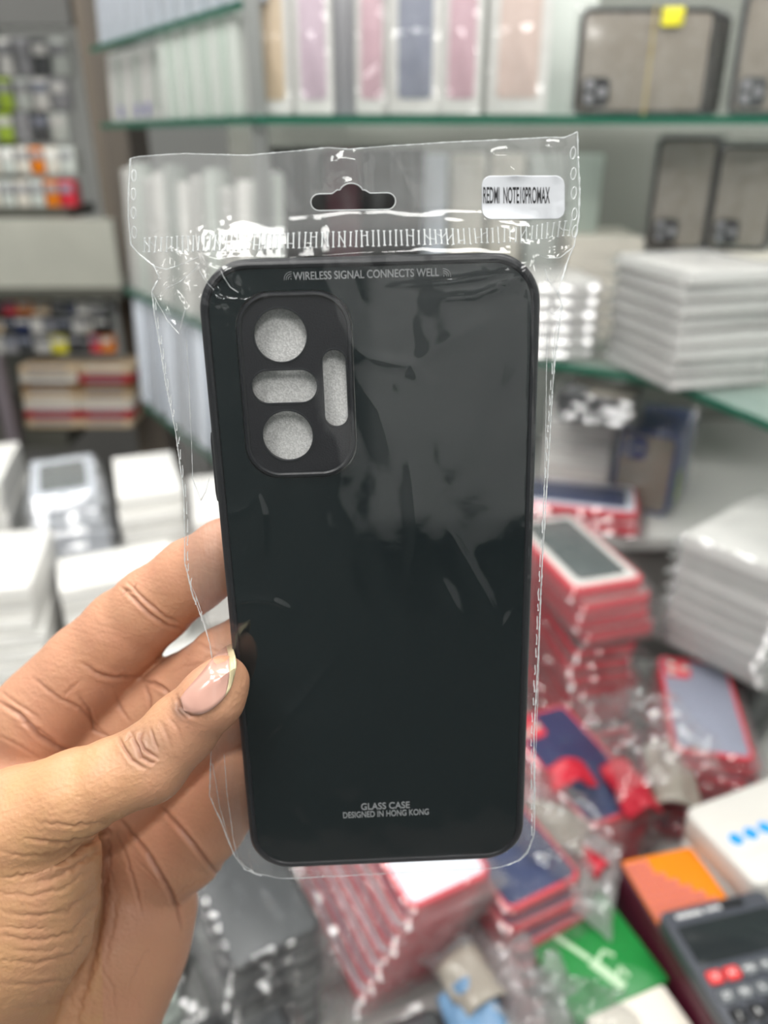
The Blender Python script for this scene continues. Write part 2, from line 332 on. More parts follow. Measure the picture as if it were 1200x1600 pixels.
# ================================================================ the clear bag round the case (same frame)
def lattice(seed, n=64): return np.random.RandomState(seed).rand(n, n).astype(np.float64)
def vnoise(x, y, seed):
    L = lattice(seed); n = L.shape[0]; x = np.asarray(x, float); y = np.asarray(y, float)
    xi = np.floor(x).astype(int); yi = np.floor(y).astype(int); fx = x - xi; fy = y - yi
    fx = fx * fx * fx * (fx * (fx * 6 - 15) + 10); fy = fy * fy * fy * (fy * (fy * 6 - 15) + 10)
    g = lambda a, b: L[a % n, b % n]
    return ((g(xi, yi) * (1 - fx) + g(xi + 1, yi) * fx) * (1 - fy) + (g(xi, yi + 1) * (1 - fx) + g(xi + 1, yi + 1) * fx) * fy) * 2 - 1
def sstep(a, b, x):
    t = np.clip((x - a) / (b - a), 0, 1); return t * t * (3 - 2 * t)
MID = -.0042
def sdrect(u, v):
    qx = np.abs(u) - (CW_ / 2 - r0); qy = np.abs(v) - (CH_ / 2 - r0)
    return np.hypot(np.maximum(qx, 0), np.maximum(qy, 0)) + np.minimum(np.maximum(qx, qy), 0) - r0
def ptseg(u, v, pts):
    """distance to a polyline and the arc position 0..1 along it"""
    best = np.full(np.shape(u), 1e9); arc = np.zeros(np.shape(u)); L = 0; tot = sum(math.dist(a, b) for a, b in zip(pts, pts[1:]))
    for a, b in zip(pts, pts[1:]):
        dx, dy = b[0] - a[0], b[1] - a[1]; l2 = dx * dx + dy * dy; l = math.sqrt(l2)
        t = np.clip(((u - a[0]) * dx + (v - a[1]) * dy) / l2, 0, 1); d = np.hypot(u - a[0] - t * dx, v - a[1] - t * dy)
        m = d < best; best = np.where(m, d, best); arc = np.where(m, (L + t * l) / tot, arc); L += l
    return best, arc
CREASES = [  # pixel polyline, height mm, half-width mm
 ([(320, 445), (345, 466), (385, 470), (415, 460)], .55, .55), ([(352, 423), (356, 432), (366, 448), (378, 456)], .7, .4),
 ([(318, 425), (330, 440), (341, 452), (348, 450)], .6, .45), ([(300, 415), (318, 398), (345, 408), (362, 400)], .5, .6),
 ([(337, 404), (450, 403), (560, 396), (640, 392)], .35, .7), ([(238, 456), (262, 500), (285, 520), (296, 480)], .9, .8),
 ([(262, 452), (285, 440), (306, 425), (322, 408)], .7, .7), ([(240, 414), (262, 420), (290, 412), (318, 402)], .6, .8),
 ([(258, 410), (280, 425), (296, 440)], .5, .6), ([(297, 520), (301, 640), (304, 760), (308, 900)], .5, .7),
 ([(285, 530), (292, 640), (300, 790), (326, 900), (338, 1000)], .35, .5), ([(303, 742), (318, 776), (327, 760), (333, 738)], .5, .5),
 ([(365, 936), (400, 930), (430, 934), (455, 947)], .35, .9), ([(395, 1166), (430, 1130), (470, 1090), (525, 1020)], .25, 1.4),
 ([(525, 1020), (540, 1060), (560, 1100), (590, 1130)], .2, 1.6), ([(350, 800), (385, 792), (402, 770)], .3, 1.0),
 ([(405, 770), (412, 800), (414, 860)], .25, 1.2), ([(820, 420), (790, 440), (740, 462), (660, 468)], .35, 1.2),
 ([(818, 425), (780, 428), (700, 440), (600, 447)], .3, .9), ([(825, 430), (838, 450), (838, 520), (836, 700)], .35, .8),
 ([(812, 425), (826, 470), (828, 600), (824, 800), (818, 1100)], .25, .7), ([(553, 548), (600, 562), (640, 568), (655, 590)], .3, 1.6),
 ([(560, 600), (590, 640), (610, 700)], .25, 2.2), ([(650, 560), (720, 520), (760, 500)], .25, 2.4),
 ([(640, 720), (650, 830), (640, 900)], .25, 1.8), ([(700, 820), (760, 930), (780, 980), (800, 950)], .35, 1.6), ([(690, 900), (720, 960), (716, 1010)], .3, 1.6),
 ([(895, 385), (870, 404), (850, 402), (836, 398)], .6, .6), ([(873, 476), (855, 460), (848, 440)], .6, .6), ([(870, 478), (858, 488), (850, 480)], .5, .5),
 ([(848, 520), (846, 700), (840, 900), (832, 1150), (824, 1280)], .4, .6), ([(790, 372), (830, 385), (870, 372)], .4, .8),
 ([(540, 236), (520, 262), (505, 282)], .55, 1.4), ([(552, 236), (560, 262), (565, 300)], .45, 1.2), ([(796, 240), (800, 262), (812, 275)], .5, 1.2), ([(770, 236), (780, 250), (790, 244)], .4, 1.0),
 ([(860, 222), (868, 245), (873, 275)], .6, .9), ([(335, 300), (343, 325), (352, 350)], .25, 1.2), ([(306, 340), (303, 360), (305, 395)], .4, .9),
 ([(518, 252), (540, 247), (566, 252)], .9, 1.7), ([(522, 287), (556, 282)], .7, 1.5), ([(772, 240), (806, 242)], .7, 1.3), ([(800, 262), (828, 266)], .7, 1.2), ([(858, 228), (884, 226)], .6, 1.0), ([(700, 338), (780, 346), (850, 362)], .4, 1.0), ([(230, 350), (300, 330), (420, 300)], .2, 3), ([(500, 340), (600, 346), (700, 340)], .2, 3),
 ([(353, 1170), (357, 1230), (368, 1300), (374, 1330)], .5, .6), ([(335, 1170), (345, 1260), (368, 1330)], .5, .7), ([(372, 1330), (384, 1345), (400, 1352)], .5, .5),
]
CR_UV = [([cuv(x, y, -.001) for x, y in p], h * .001, wd * .001) for p, h, wd in CREASES]
def wfront(u, v):
    u = np.asarray(u, float); v = np.asarray(v, float); sd = sdrect(u, v)
    fall = sstep(-.0012, .0105, sd); base = .0013 + (MID + .0006 - .0013) * fall
    ins = 1 - sstep(-.004, 0, sd); head = sstep(CH_ / 2 + .004, CH_ / 2 + .012, v); side = (1 - ins) * (1 - head) * sstep(CW_ / 2 - .003, CW_ / 2 + .003, np.abs(u)); topb = (1 - ins) * (1 - head) * (1 - side)
    w = base
    w = w + ins * (.00032 * vnoise(u * 55 + v * 22 + 3, v * 38 - u * 25, 1) + .00013 * vnoise(u * 150 + v * 60, v * 90 - u * 80, 2))
    # long folds beside the case
    w = w + side * (.0005 * vnoise(u * 420, v * 22, 3) + .00025 * vnoise(u * 900, v * 60, 4) + .0002 * vnoise(u * 250, v * 250, 5))
    w = w + topb * (.00012 * vnoise(u * 70, v * 500, 16) + .00012 * vnoise(u * 260, v * 300, 17))
    # header: broad waves, faint drawn lines
    w = w + head * (.0008 * vnoise(u * 60, v * 22 + 5, 6) + .00025 * vnoise(u * 130 + v * 60, v * 60, 7) + .000012 * vnoise(u * 12, v * 1300, 8))
    # crumple at the shoulders
    for cu, cv, rr, am in ((-CW_ / 2 + .002, CH_ / 2 - .001, .011, .0004), (CW_ / 2 - .002, CH_ / 2 - .001, .010, .00045), (-CW_ / 2 - .006, CH_ / 2 - .004, .010, .0008), (-CW_ / 2, -CH_ / 2 + .002, .006, .0005)):
        g = np.exp(-((u - cu) ** 2 + (v - cv) ** 2) / rr ** 2); th = np.arctan2(v - cv, u - cu)
        w = w + am * g * (vnoise(th * 3.2 + 7, np.hypot(u - cu, v - cv) * 200, 9) + .5 * np.abs(vnoise(u * 500, v * 500, 10)))
    for pts, h, wd in CR_UV:
        d, a = ptseg(u, v, pts); w = w + h * np.exp(-(d / wd) ** 1.5) * np.sin(PI * np.clip(a * .9 + .05, 0, 1)) ** .6
    return np.where(sd < -.001, np.maximum(w, .00108), w)
def wback(u, v):
    sd = sdrect(u, v); fall = sstep(-.0012, .0105, sd); w = -T - .0006 + (MID - .0006 + T + .0006) * fall
    side = sstep(0, .003, sd)
    return w - side * (.0004 * vnoise(u * 380 + 9, v * 25, 13) + .0003 * vnoise(u * 90, v * 60, 14)) - (1 - side) * .0002 * (1 + vnoise(u * 60, v * 60, 15))
Lp = [(205, 248), (203, 290), (202, 340), (204, 382), (215, 396), (240, 415), (250, 432), (238, 456), (242, 490), (250, 540), (259, 600), (273, 666), (288, 768), (290, 879), (303, 930), (318, 963), (330, 1000), (338, 1050), (336, 1120), (330, 1180), (328, 1241), (353, 1297), (374, 1343), (388, 1356), (410, 1361)]
Rp = [(901, 207), (903, 260), (905, 300), (903, 340), (895, 385), (884, 410), (866, 455), (873, 476), (870, 494), (862, 560), (856, 635), (852, 710), (846, 800), (840, 900), (836, 1000), (829, 1130), (831, 1290), (822, 1323), (808, 1336), (790, 1342)]
Tp = [(205, 248), (218, 245), (290, 240), (390, 243), (470, 236), (512, 231), (545, 234), (600, 229), (700, 223), (800, 218), (860, 215), (880, 216), (901, 207)]
NR, NCc = 560, 340
def edge(P, t):
    ys = np.array([p[1] for p in P], float); xs = np.array([p[0] for p in P], float); y = ys[0] + (ys[-1] - ys[0]) * t; return np.interp(y, ys, xs), y
tt = np.linspace(0, 1, NR)[:, None]; ss = np.linspace(0, 1, NCc)[None, :]
lx, ly = edge(Lp, tt); rx, ry = edge(Rp, tt)
PX = lx * (1 - ss) + rx * ss; PY = ly * (1 - ss) + ry * ss
tx = np.interp(ss, np.linspace(0, 1, 2), [205, 901]); ty = np.interp(tx, [p[0] for p in Tp], [p[1] for p in Tp])
PY = PY + (ty - (248 * (1 - ss) + 207 * ss)) * np.clip(1 - tt / .12, 0, 1) ** 1.3
o_ = MCi @ CAM; m3 = MCi.to_3x3()
def cuv_arr(PX, PY, w):
    D = np.stack([(PX - 600) / FPX, (800 - PY) / FPX, np.ones_like(PX)], -1) @ np.array([list(RT), list(UP), list(FW)]) @ np.array(m3).T
    t = (w - o_.z) / D[..., 2]; return o_.x + D[..., 0] * t, o_.y + D[..., 1] * t
U_, V_ = cuv_arr(PX, PY, -.004)
def slot_poly():
    cx0, cx1, y0, y1 = 486, 618, 303, 330; r = 13; P = []
    for k in range(9): a = R(90 + 22.5 * k); P.append((cx0 + r + r * math.cos(a), 316.5 - r * math.sin(a)))
    for k in range(9): a = R(270 + 22.5 * k); P.append((cx1 - r + r * math.cos(a), 316.5 - 2 - r * math.sin(a)))
    P += [(578, 302), (570, 297)]
    for k in range(9): a = R(20 + 17.5 * k); P.append((549 + 19 * math.cos(a), 303 - 16 * math.sin(a)))
    P += [(527, 297), (519, 303)]
    return [cuv(x, y, -.004) for x, y in P]
SLOT = slot_poly()
def inpoly(u, v, P):
    c = np.zeros(np.shape(u), bool)
    for (x0, y0), (x1, y1) in zip(P, P[1:] + P[:1]):
        c ^= ((y0 > v) != (y1 > v)) & (u < (x1 - x0) * (v - y0) / (y1 - y0 + 1e-12) + x0)
    return c
def sheet(name, W, mat, parent):
    me = bpy.data.meshes.new(name); n = NR * NCc; co = np.stack([U_, V_, W], -1).reshape(-1, 3)
    i, j = np.meshgrid(np.arange(NR - 1), np.arange(NCc - 1), indexing='ij'); q = np.stack([i * NCc + j, (i + 1) * NCc + j, (i + 1) * NCc + j + 1, i * NCc + j + 1], -1).reshape(-1, 4)
    uc = (U_[:-1, :-1] + U_[1:, 1:]) / 2; vc = (V_[:-1, :-1] + V_[1:, 1:]) / 2; q = q[~inpoly(uc, vc, SLOT).reshape(-1)]
    me.from_pydata(co.tolist(), [], q.tolist()); me.materials.append(mat); me.polygons.foreach_set('use_smooth', [True] * len(q)); me.update()
    h_ = sstep(CH_ / 2 + .004, CH_ / 2 + .008, V_); sd = sdrect(U_, V_); mk = .012 + .05 * sstep(0, .004, sd) + .055 * h_; at = me.attributes.new('milky', 'FLOAT', 'POINT'); at.data.foreach_set('value', mk.reshape(-1).astype(np.float32))
    o = bpy.data.objects.new(name, me); COL.objects.link(o); o.parent = parent; return o
bag = empty('plastic_bag', mat=MC, label='crinkled clear bag with a hang slot, wrapped round the black phone case', cat='plastic bag')
f_front = film('clear_bag_film', haze=.016, refl=.085, rough=.07, bump=.06, bscale=260, dist=.0004, milky=True)
f_back = film('clear_bag_film_back', haze=.035, refl=.06, rough=.10, bump=.10, bscale=260, dist=.0004, milky=True)
sheet('front_film', wfront(U_, V_), f_front, bag); sheet('back_film', wback(U_, V_), f_back, bag)
m, nt, p = newmat('fused_film_edge'); p.inputs['Base Color'].default_value = (.86, .89, .9, 1); p.inputs['Roughness'].default_value = .12
p.inputs['Alpha'].default_value = .55; p.inputs['Specular IOR Level'].default_value = 1.0; edge_m = m
m, nt, p = newmat('embossed_film'); p.inputs['Base Color'].default_value = (.8, .83, .84, 1); p.inputs['Roughness'].default_value = .15; p.inputs['Alpha'].default_value = .5; emb_m = m
def on_front(pts, lift=.0002): 
    uv = np.array([cuv(x, y, -.004) for x, y in pts]); w = wfront(uv[:, 0], uv[:, 1]); return [(a, b, c + lift) for (a, b), c in zip(uv, w)]
def dense(P, step=4):
    out = []
    for (x0, y0), (x1, y1) in zip(P, P[1:]):
        k = max(1, int(math.hypot(x1 - x0, y1 - y0) / step)); out += [(x0 + (x1 - x0) * i / k, y0 + (y1 - y0) * i / k) for i in range(k)]
    return out + [P[-1]]
for nm, P, r in (('rim_seam', Tp, .00013), ('side_seam', Lp, .00019), ('side_seam', Rp, .00021)):
    pts = on_front(dense(P, 3), 0); rs = [r * (.55 + .9 * rng.random() ** 2) for _ in pts]; mb = MB(); mb.tube(pts, rs, 6); mb.build(nm, edge_m, bag)
mb = MB(); mb.tube([(u, v, float(wfront(u, v)) + .0001) for u, v in SLOT], .00011, 6, closed=True); mb.build('hang_slot_edge', edge_m, bag)
for P in ([(353, 1168), (357, 1230), (366, 1290), (374, 1334)], [(333, 1190), (345, 1262), (368, 1332)], [(238, 456), (262, 500), (284, 521), (296, 482)], [(258, 452), (285, 440), (306, 425), (320, 410)], [(240, 416), (262, 421), (290, 412), (316, 402)],
          [(297, 530), (301, 640), (304, 740)], [(303, 742), (318, 776), (327, 760), (333, 738)], [(298, 905), (316, 950), (330, 1000)], [(866, 458), (850, 436), (846, 420)], [(873, 478), (858, 490), (850, 484)], [(895, 386), (872, 403), (850, 404), (838, 400)], [(848, 520), (846, 700), (840, 900), (833, 1150), (826, 1290)], [(372, 1334), (384, 1347), (402, 1356), (440, 1361), (600, 1353), (780, 1343), (806, 1336), (826, 1310)],
          [(352, 423), (356, 433), (366, 448), (378, 456)], [(318, 423), (330, 440), (341, 452)]):
    pts = on_front(dense(P, 4), .00005); mb = MB(); mb.tube(pts, [.00011 * (.4 + .8 * rng.random()) for _ in pts], 5); mb.build('film_fold', emb_m, bag)
# heat-seal comb under the header
mb = MB(); x = 226.0; k = 0
base = [(215, 383), (300, 381), (420, 378), (560, 374), (700, 371), (800, 368), (893, 355)]
while x < 892:
    y = np.interp(x, [q[0] for q in base], [q[1] for q in base]); h = 11.5 + rng.uniform(-1, 1); ln = rng.uniform(-.8, .8)
    if x > 740: ln += (x - 740) * .03
    r = .00016 if x < 720 else .00011
    a, b = on_front([(x + ln, y - h), (x, y + h)]); mb.tube([a, b], r, 6)
    for yy, q in ((y - h, x + ln), (y + h, x)):
        a, b = on_front([(q - 2.2, yy), (q + 2.2, yy)], .00015); mb.tube([a, b], r * .9, 5)
    if rng.random() < .3: a, b = on_front([(x, y + rng.uniform(-8, 8)), (x + 8.7, y + rng.uniform(-8, 8))], .00015); mb.tube([a, b], r * .7, 5)
    x += 8.7
mb.build('heat_seal_ribs', emb_m, bag)
mb = MB()
def loop_(cx, cy, rx_, ry_, ln=0):
    mb.tube(on_front([(cx + rx_ * math.cos(2 * PI * k / 12) + ln * math.sin(2 * PI * k / 12), cy + ry_ * math.sin(2 * PI * k / 12)) for k in range(12)]), .00013, 5, closed=True)
for y in (275, 304, 333, 363): loop_(211 + (y - 275) * -.01, y, 3.6, 9)
def dashes(P, inset, n0, n1):
    D = dense(P, 1)
    y = n0
    while y < n1:
        xx = np.interp(y, [q[1] for q in D], [q[0] for q in D]) + inset; L = rng.uniform(10, 20)
        pts = [(xx + rng.uniform(-.8, .8), y + L * t) for t in (0, .35, .7, 1)]; mb.tube(on_front(pts), [.0001, .00016, .0001, .0002], 5); y += L + rng.uniform(5, 12)
dashes(Lp, 5, 470, 960); mb.build('side_seal_marks', edge_m, bag)
mb = MB()
for y in (240, 272, 302, 335, 362): loop_(894 + (y - 240) * .02, y, 4, 9.5, -1)
dashes(Rp, -5, 500, 1290); mb.build('side_seal_marks', edge_m, bag)
# sticker on the header
paper = pmat('white_label_paper', (.66, .68, .72), rough=.45)
def sticker_co(x, y, lift): uv = np.array(cuv_arr(np.asarray(x, float), np.asarray(y, float), -.004)); return np.stack([uv[0], uv[1], wfront(uv[0], uv[1]) * 1 + lift], -1)
gx, gy = np.meshgrid(np.linspace(0, 1, 70), np.linspace(0, 1, 40)); x0, x1, y0, y1, rr = 752, 881, 275, 343, 15
X = x0 + (x1 - x0) * gx; Y = y0 + (y1 - y0) * gy
ex = np.minimum(X - x0, x1 - X); inset = np.where(ex < rr, rr - np.sqrt(np.maximum(rr * rr - (rr - ex) ** 2, 0)), 0)
Y = y0 + inset + (y1 - y0 - 2 * inset) * gy
def smoothw(X, Y, lift):                     # the label bridges the finest folds of the film
    P = sticker_co(X, Y, lift); return P
mb = MB(); mb.grid(smoothw(X, Y, .00035)); s_o = mb.build('sticker', paper, bag); s_o['label'] = 'white rounded paper sticker with black printed letters'
sm = s_o.modifiers.new('thickness', 'SOLIDIFY'); sm.thickness = .0001; sm.offset = 1
blk = pmat('black_print', (.015, .015, .018), rough=.6)
tx_ = text_mesh('printed_text', 'REDMI  NOTE10PROMAX', 1.0, blk, s_o, (0, 0, 0), extrude=0.0, bold=.012)
vv = np.array([v.co[:2] for v in tx_.data.vertices]); mn, mxx = vv.min(0), vv.max(0); q = (vv - mn) / (mxx - mn)
P3 = smoothw(754 + 104 * q[:, 0], 318.5 - 26 * q[:, 1] , .00042)
for v, c in zip(tx_.data.vertices, P3): v.co = c
# ================================================================ the hand: one signed-distance body, polygonised (camera-aligned millimetre frame X right, Y up, Z away)
def hp(px, py, d): return np.array([(px - 600) / FPX * d, (800 - py) / FPX * d, d])
def J(px, py, d, rpx): return (hp(px, py, d), rpx * d / FPX)
def rcone(P, a, b):
    (pa, ra), (pb, rb) = a, b; ba = pb - pa; l2 = float(ba @ ba); rr = ra - rb; a2 = l2 - rr * rr; il2 = 1 / l2
    pa_ = P - pa.astype(np.float32); y = pa_ @ ba.astype(np.float32); z = y - l2
    x2 = ((pa_ * l2 - y[:, None] * ba.astype(np.float32)) ** 2).sum(1); y2 = y * y * l2; z2 = z * z * l2
    k = np.sign(rr) * rr * rr * x2
    r1 = np.sqrt(x2 + z2) * il2 - rb; r2 = np.sqrt(x2 + y2) * il2 - ra; r3 = (np.sqrt(x2 * a2 * il2) + y * rr) * il2 - ra
    return np.where(np.sign(z) * a2 * z2 > k, r1, np.where(np.sign(y) * a2 * y2 < k, r2, r3)).astype(np.float32)
def smin(a, b, k):
    h = np.clip(.5 + .5 * (b - a) / k, 0, 1); return b * (1 - h) + a * h - k * h * (1 - h)
def chain(P, js, k=3):
    d = None
    for a, b in zip(js, js[1:]):
        e = rcone(P, a, b); d = e if d is None else smin(d, e, k)
    return d
def ell(P, c, r, ax):                          # ellipsoid with axes matrix
    q = (P - c.astype(np.float32)) @ ax.T.astype(np.float32) / np.array(r, np.float32); n = np.sqrt((q * q).sum(1)); g = np.sqrt(((q / np.array(r, np.float32)) ** 2).sum(1)) + 1e-6
    return (n * (n - 1) / g).astype(np.float32)
def pdep(px, py, w):                            # depth (mm) of the case-frame plane w under a pixel
    o = MCi @ CAM; d = (MCi @ cpt(px, py, 1)) - o; return (w - o.z) / d.z * 1000
def Jf(px, py, rpx, gap=0):                     # bead resting on the bag's front
    d = pdep(px, py, .0012); r = rpx * d / FPX; d = d - r / abs(cW.dot(FW)) - gap; return (hp(px, py, d), rpx * d / FPX)
def Jb(px, py, rpx, gap=.4):                    # bead resting behind the bag's back
    d = pdep(px, py, -T - .0012); r = rpx * d / FPX; d = d + r / abs(cW.dot(FW)) + gap; return (hp(px, py, d), rpx * d / FPX)
THUMB = [J(-20, 1420, 212, 88), J(28, 1284, 204, 82), J(120, 1240, 200, 66), J(178, 1214, 199, 58), J(232, 1193, 199.5, 60), J(285, 1138, 200, 54), Jf(332, 1090, 48.5), Jf(348, 1066, 42)]
INDEX = [J(70, 1118, 246, 80), J(140, 1042, 240, 70), J(196, 985, 234, 64), J(238, 948, 229, 60), J(300, 900, 223, 57), Jb(352, 868, 55), Jb(430, 828, 50), Jb(480, 806, 44)]
MIDDLE = [J(120, 1190, 256, 70), J(210, 1122, 249, 62), J(288, 1076, 237, 54), Jb(350, 1030, 50), Jb(420, 985, 48), Jb(500, 905, 48), Jb(548, 880, 42)]
RING = [J(170, 1265, 262, 66), J(270, 1190, 252, 58), J(330, 1135, 243, 54), Jb(410, 1075, 50), Jb(490, 1025, 48), Jb(540, 1000, 40)]
LITTLE = [J(215, 1375, 264, 70), J(285, 1325, 257, 64), J(325, 1285, 250, 58), Jb(385, 1222, 48), Jb(450, 1180, 42), Jb(490, 1160, 36)]
def hand_sdf(P):
    W1, W2 = J(-60, 1640, 256, 150), J(40, 1700, 264, 150)
    d = rcone(P, W2, J(200, 1400, 264, 82))
    d = smin(d, rcone(P, W1, J(100, 1250, 260, 78)), 12); d = smin(d, rcone(P, W1, J(60, 1150, 251, 78)), 12)
    d = smin(d, rcone(P, J(150, 1560, 266, 100), J(228, 1418, 264, 78)), 8)
    d = smin(d, rcone(P, J(90, 1640, 264, 120), J(190, 1480, 264, 96)), 8)
    d = smin(d, rcone(P, J(-60, 1640, 256, 150), J(-200, 1950, 280, 150)), 14)   # wrist and forearm
    d = smin(d, rcone(P, W2, J(-70, 1980, 286, 140)), 12); d = smin(d, rcone(P, J(-135, 1965, 283, 165), J(-420, 2560, 350, 175)), 10)
    th = rcone(P, J(-70, 1600, 232, 140), J(10, 1420, 216, 128)); th = smin(th, rcone(P, J(10, 1430, 218, 130), J(44, 1350, 211, 108)), 8)
    d = smin(d, th, 5); d = smin(d, chain(P, THUMB, 2.5), 3.0)
    d = smin(d, rcone(P, J(20, 1300, 226, 60), J(90, 1200, 248, 50)), 8)
    for c in (INDEX, MIDDLE, RING, LITTLE): d = smin(d, chain(P, c, 2.5), 2.2)
    return d
def polygonise(fn, lo, hi, h, blk=8):
    lo = np.array(lo, float); n = np.ceil((np.array(hi) - lo) / h / blk).astype(int) * blk; nb = n // blk
    D = np.full(tuple(n), 50., np.float32)
    bc = np.stack(np.meshgrid(*[np.arange(k) for k in nb], indexing='ij'), -1).reshape(-1, 3)
    dc = fn((lo + (bc + .5) * blk * h).astype(np.float32)); R_ = blk * h * .87 * 1.25 + 1
    near = bc[np.abs(dc) < R_]; far = bc[dc <= -R_]
    g = np.stack(np.meshgrid(*[np.arange(blk)] * 3, indexing='ij'), -1).reshape(-1, 3)
    for s in range(0, len(near), 600):
        ch = near[s:s + 600]; idx = (ch[:, None] * blk + g[None]).reshape(-1, 3); D[idx[:, 0], idx[:, 1], idx[:, 2]] = fn((lo + idx * h).astype(np.float32))
    for b in far: x, y, z = b * blk; D[x:x + blk, y:y + blk, z:z + blk] = -50
    S = D < 0; c = tuple(k - 1 for k in n); cnt = np.zeros(c, np.float32); acc = np.zeros(c + (3,), np.float32)
    def sl(o): return tuple(slice(o[a], n[a] - 1 + o[a]) for a in range(3))
    offs = [(i, j, k) for i in (0, 1) for j in (0, 1) for k in (0, 1)]
    for a in offs:
        for ax in range(3):
            if a[ax]: continue
            b = list(a); b[ax] = 1; A, B = D[sl(a)], D[sl(b)]; m = (A < 0) != (B < 0); t = np.where(m, A / np.where(m, A - B, 1), 0); cnt += m
            for q in range(3): acc[..., q] += m * ((t if q == ax else 0) + a[q])
    act = cnt > 0; idm = np.full(c, -1, np.int64); idm[act] = np.arange(act.sum()); ii = np.argwhere(act)
    V = lo + (ii + acc[act] / cnt[act][:, None]) * h; F = []
    for ax in range(3):
        b1, b2 = (ax + 1) % 3, (ax + 2) % 3; o = [0, 0, 0]; o[ax] = 1
        A = S[sl((0, 0, 0))]; B = S[sl(o)]; e = np.argwhere(A != B); e = e[(e[:, b1] > 0) & (e[:, b2] > 0)]; inside = A[e[:, 0], e[:, 1], e[:, 2]]
        def sh(d1, d2): q = e.copy(); q[:, b1] -= d1; q[:, b2] -= d2; return idm[q[:, 0], q[:, 1], q[:, 2]]
        Q = np.stack([sh(0, 0), sh(1, 0), sh(1, 1), sh(0, 1)], -1); Q[~inside] = Q[~inside][:, ::-1]; F.append(Q)
    F = np.concatenate(F); F = F[(F >= 0).all(1)]; return V, F
HV, HF = polygonise(hand_sdf, (-290, -360, 175), (10, 12, 330), 1.0)
me = bpy.data.meshes.new('hand'); me.from_pydata(HV.tolist(), [], HF.tolist()); me.update()
bm = bmesh.new(); bm.from_mesh(me)
for _ in range(2): bmesh.ops.smooth_vert(bm, verts=bm.verts, factor=.5, use_axis_x=True, use_axis_y=True, use_axis_z=True)
# finer skin only where the photograph looks at it
def sub(cond):
    es = [e for e in bm.edges if cond(e)]
    bmesh.ops.subdivide_edges(bm, edges=es, cuts=1, use_grid_fill=True, smooth=0.0)
bm.normal_update()
def vis(e):
    c = (e.verts[0].co + e.verts[1].co) / 2; n = e.verts[0].normal; px = 600 + c.x / c.z * FPX; py = 800 - c.y / c.z * FPX
    return px > -60 and py < 1680 and n.dot(c.normalized()) < .25
sub(vis); sub(vis)
for _ in range(2): bmesh.ops.smooth_vert(bm, verts=bm.verts, factor=.5, use_axis_x=True, use_axis_y=True, use_axis_z=True)
bm.normal_update(); bm.to_mesh(me); bm.free()
nv = len(me.vertices); co = np.empty(nv * 3); me.vertices.foreach_get('co', co); co = co.reshape(-1, 3)
nr = np.empty(nv * 3); me.vertices.foreach_get('normal', nr); nr = nr.reshape(-1, 3)
px = 600 + co[:, 0] / co[:, 2] * FPX; py = 800 - co[:, 1] / co[:, 2] * FPX; zz = co[:, 2]
dTh = chain(co.astype(np.float32), THUMB, 2.5); isT = dTh < 1.2
front = (nr * co).sum(1) / np.linalg.norm(co, axis=1) < .15
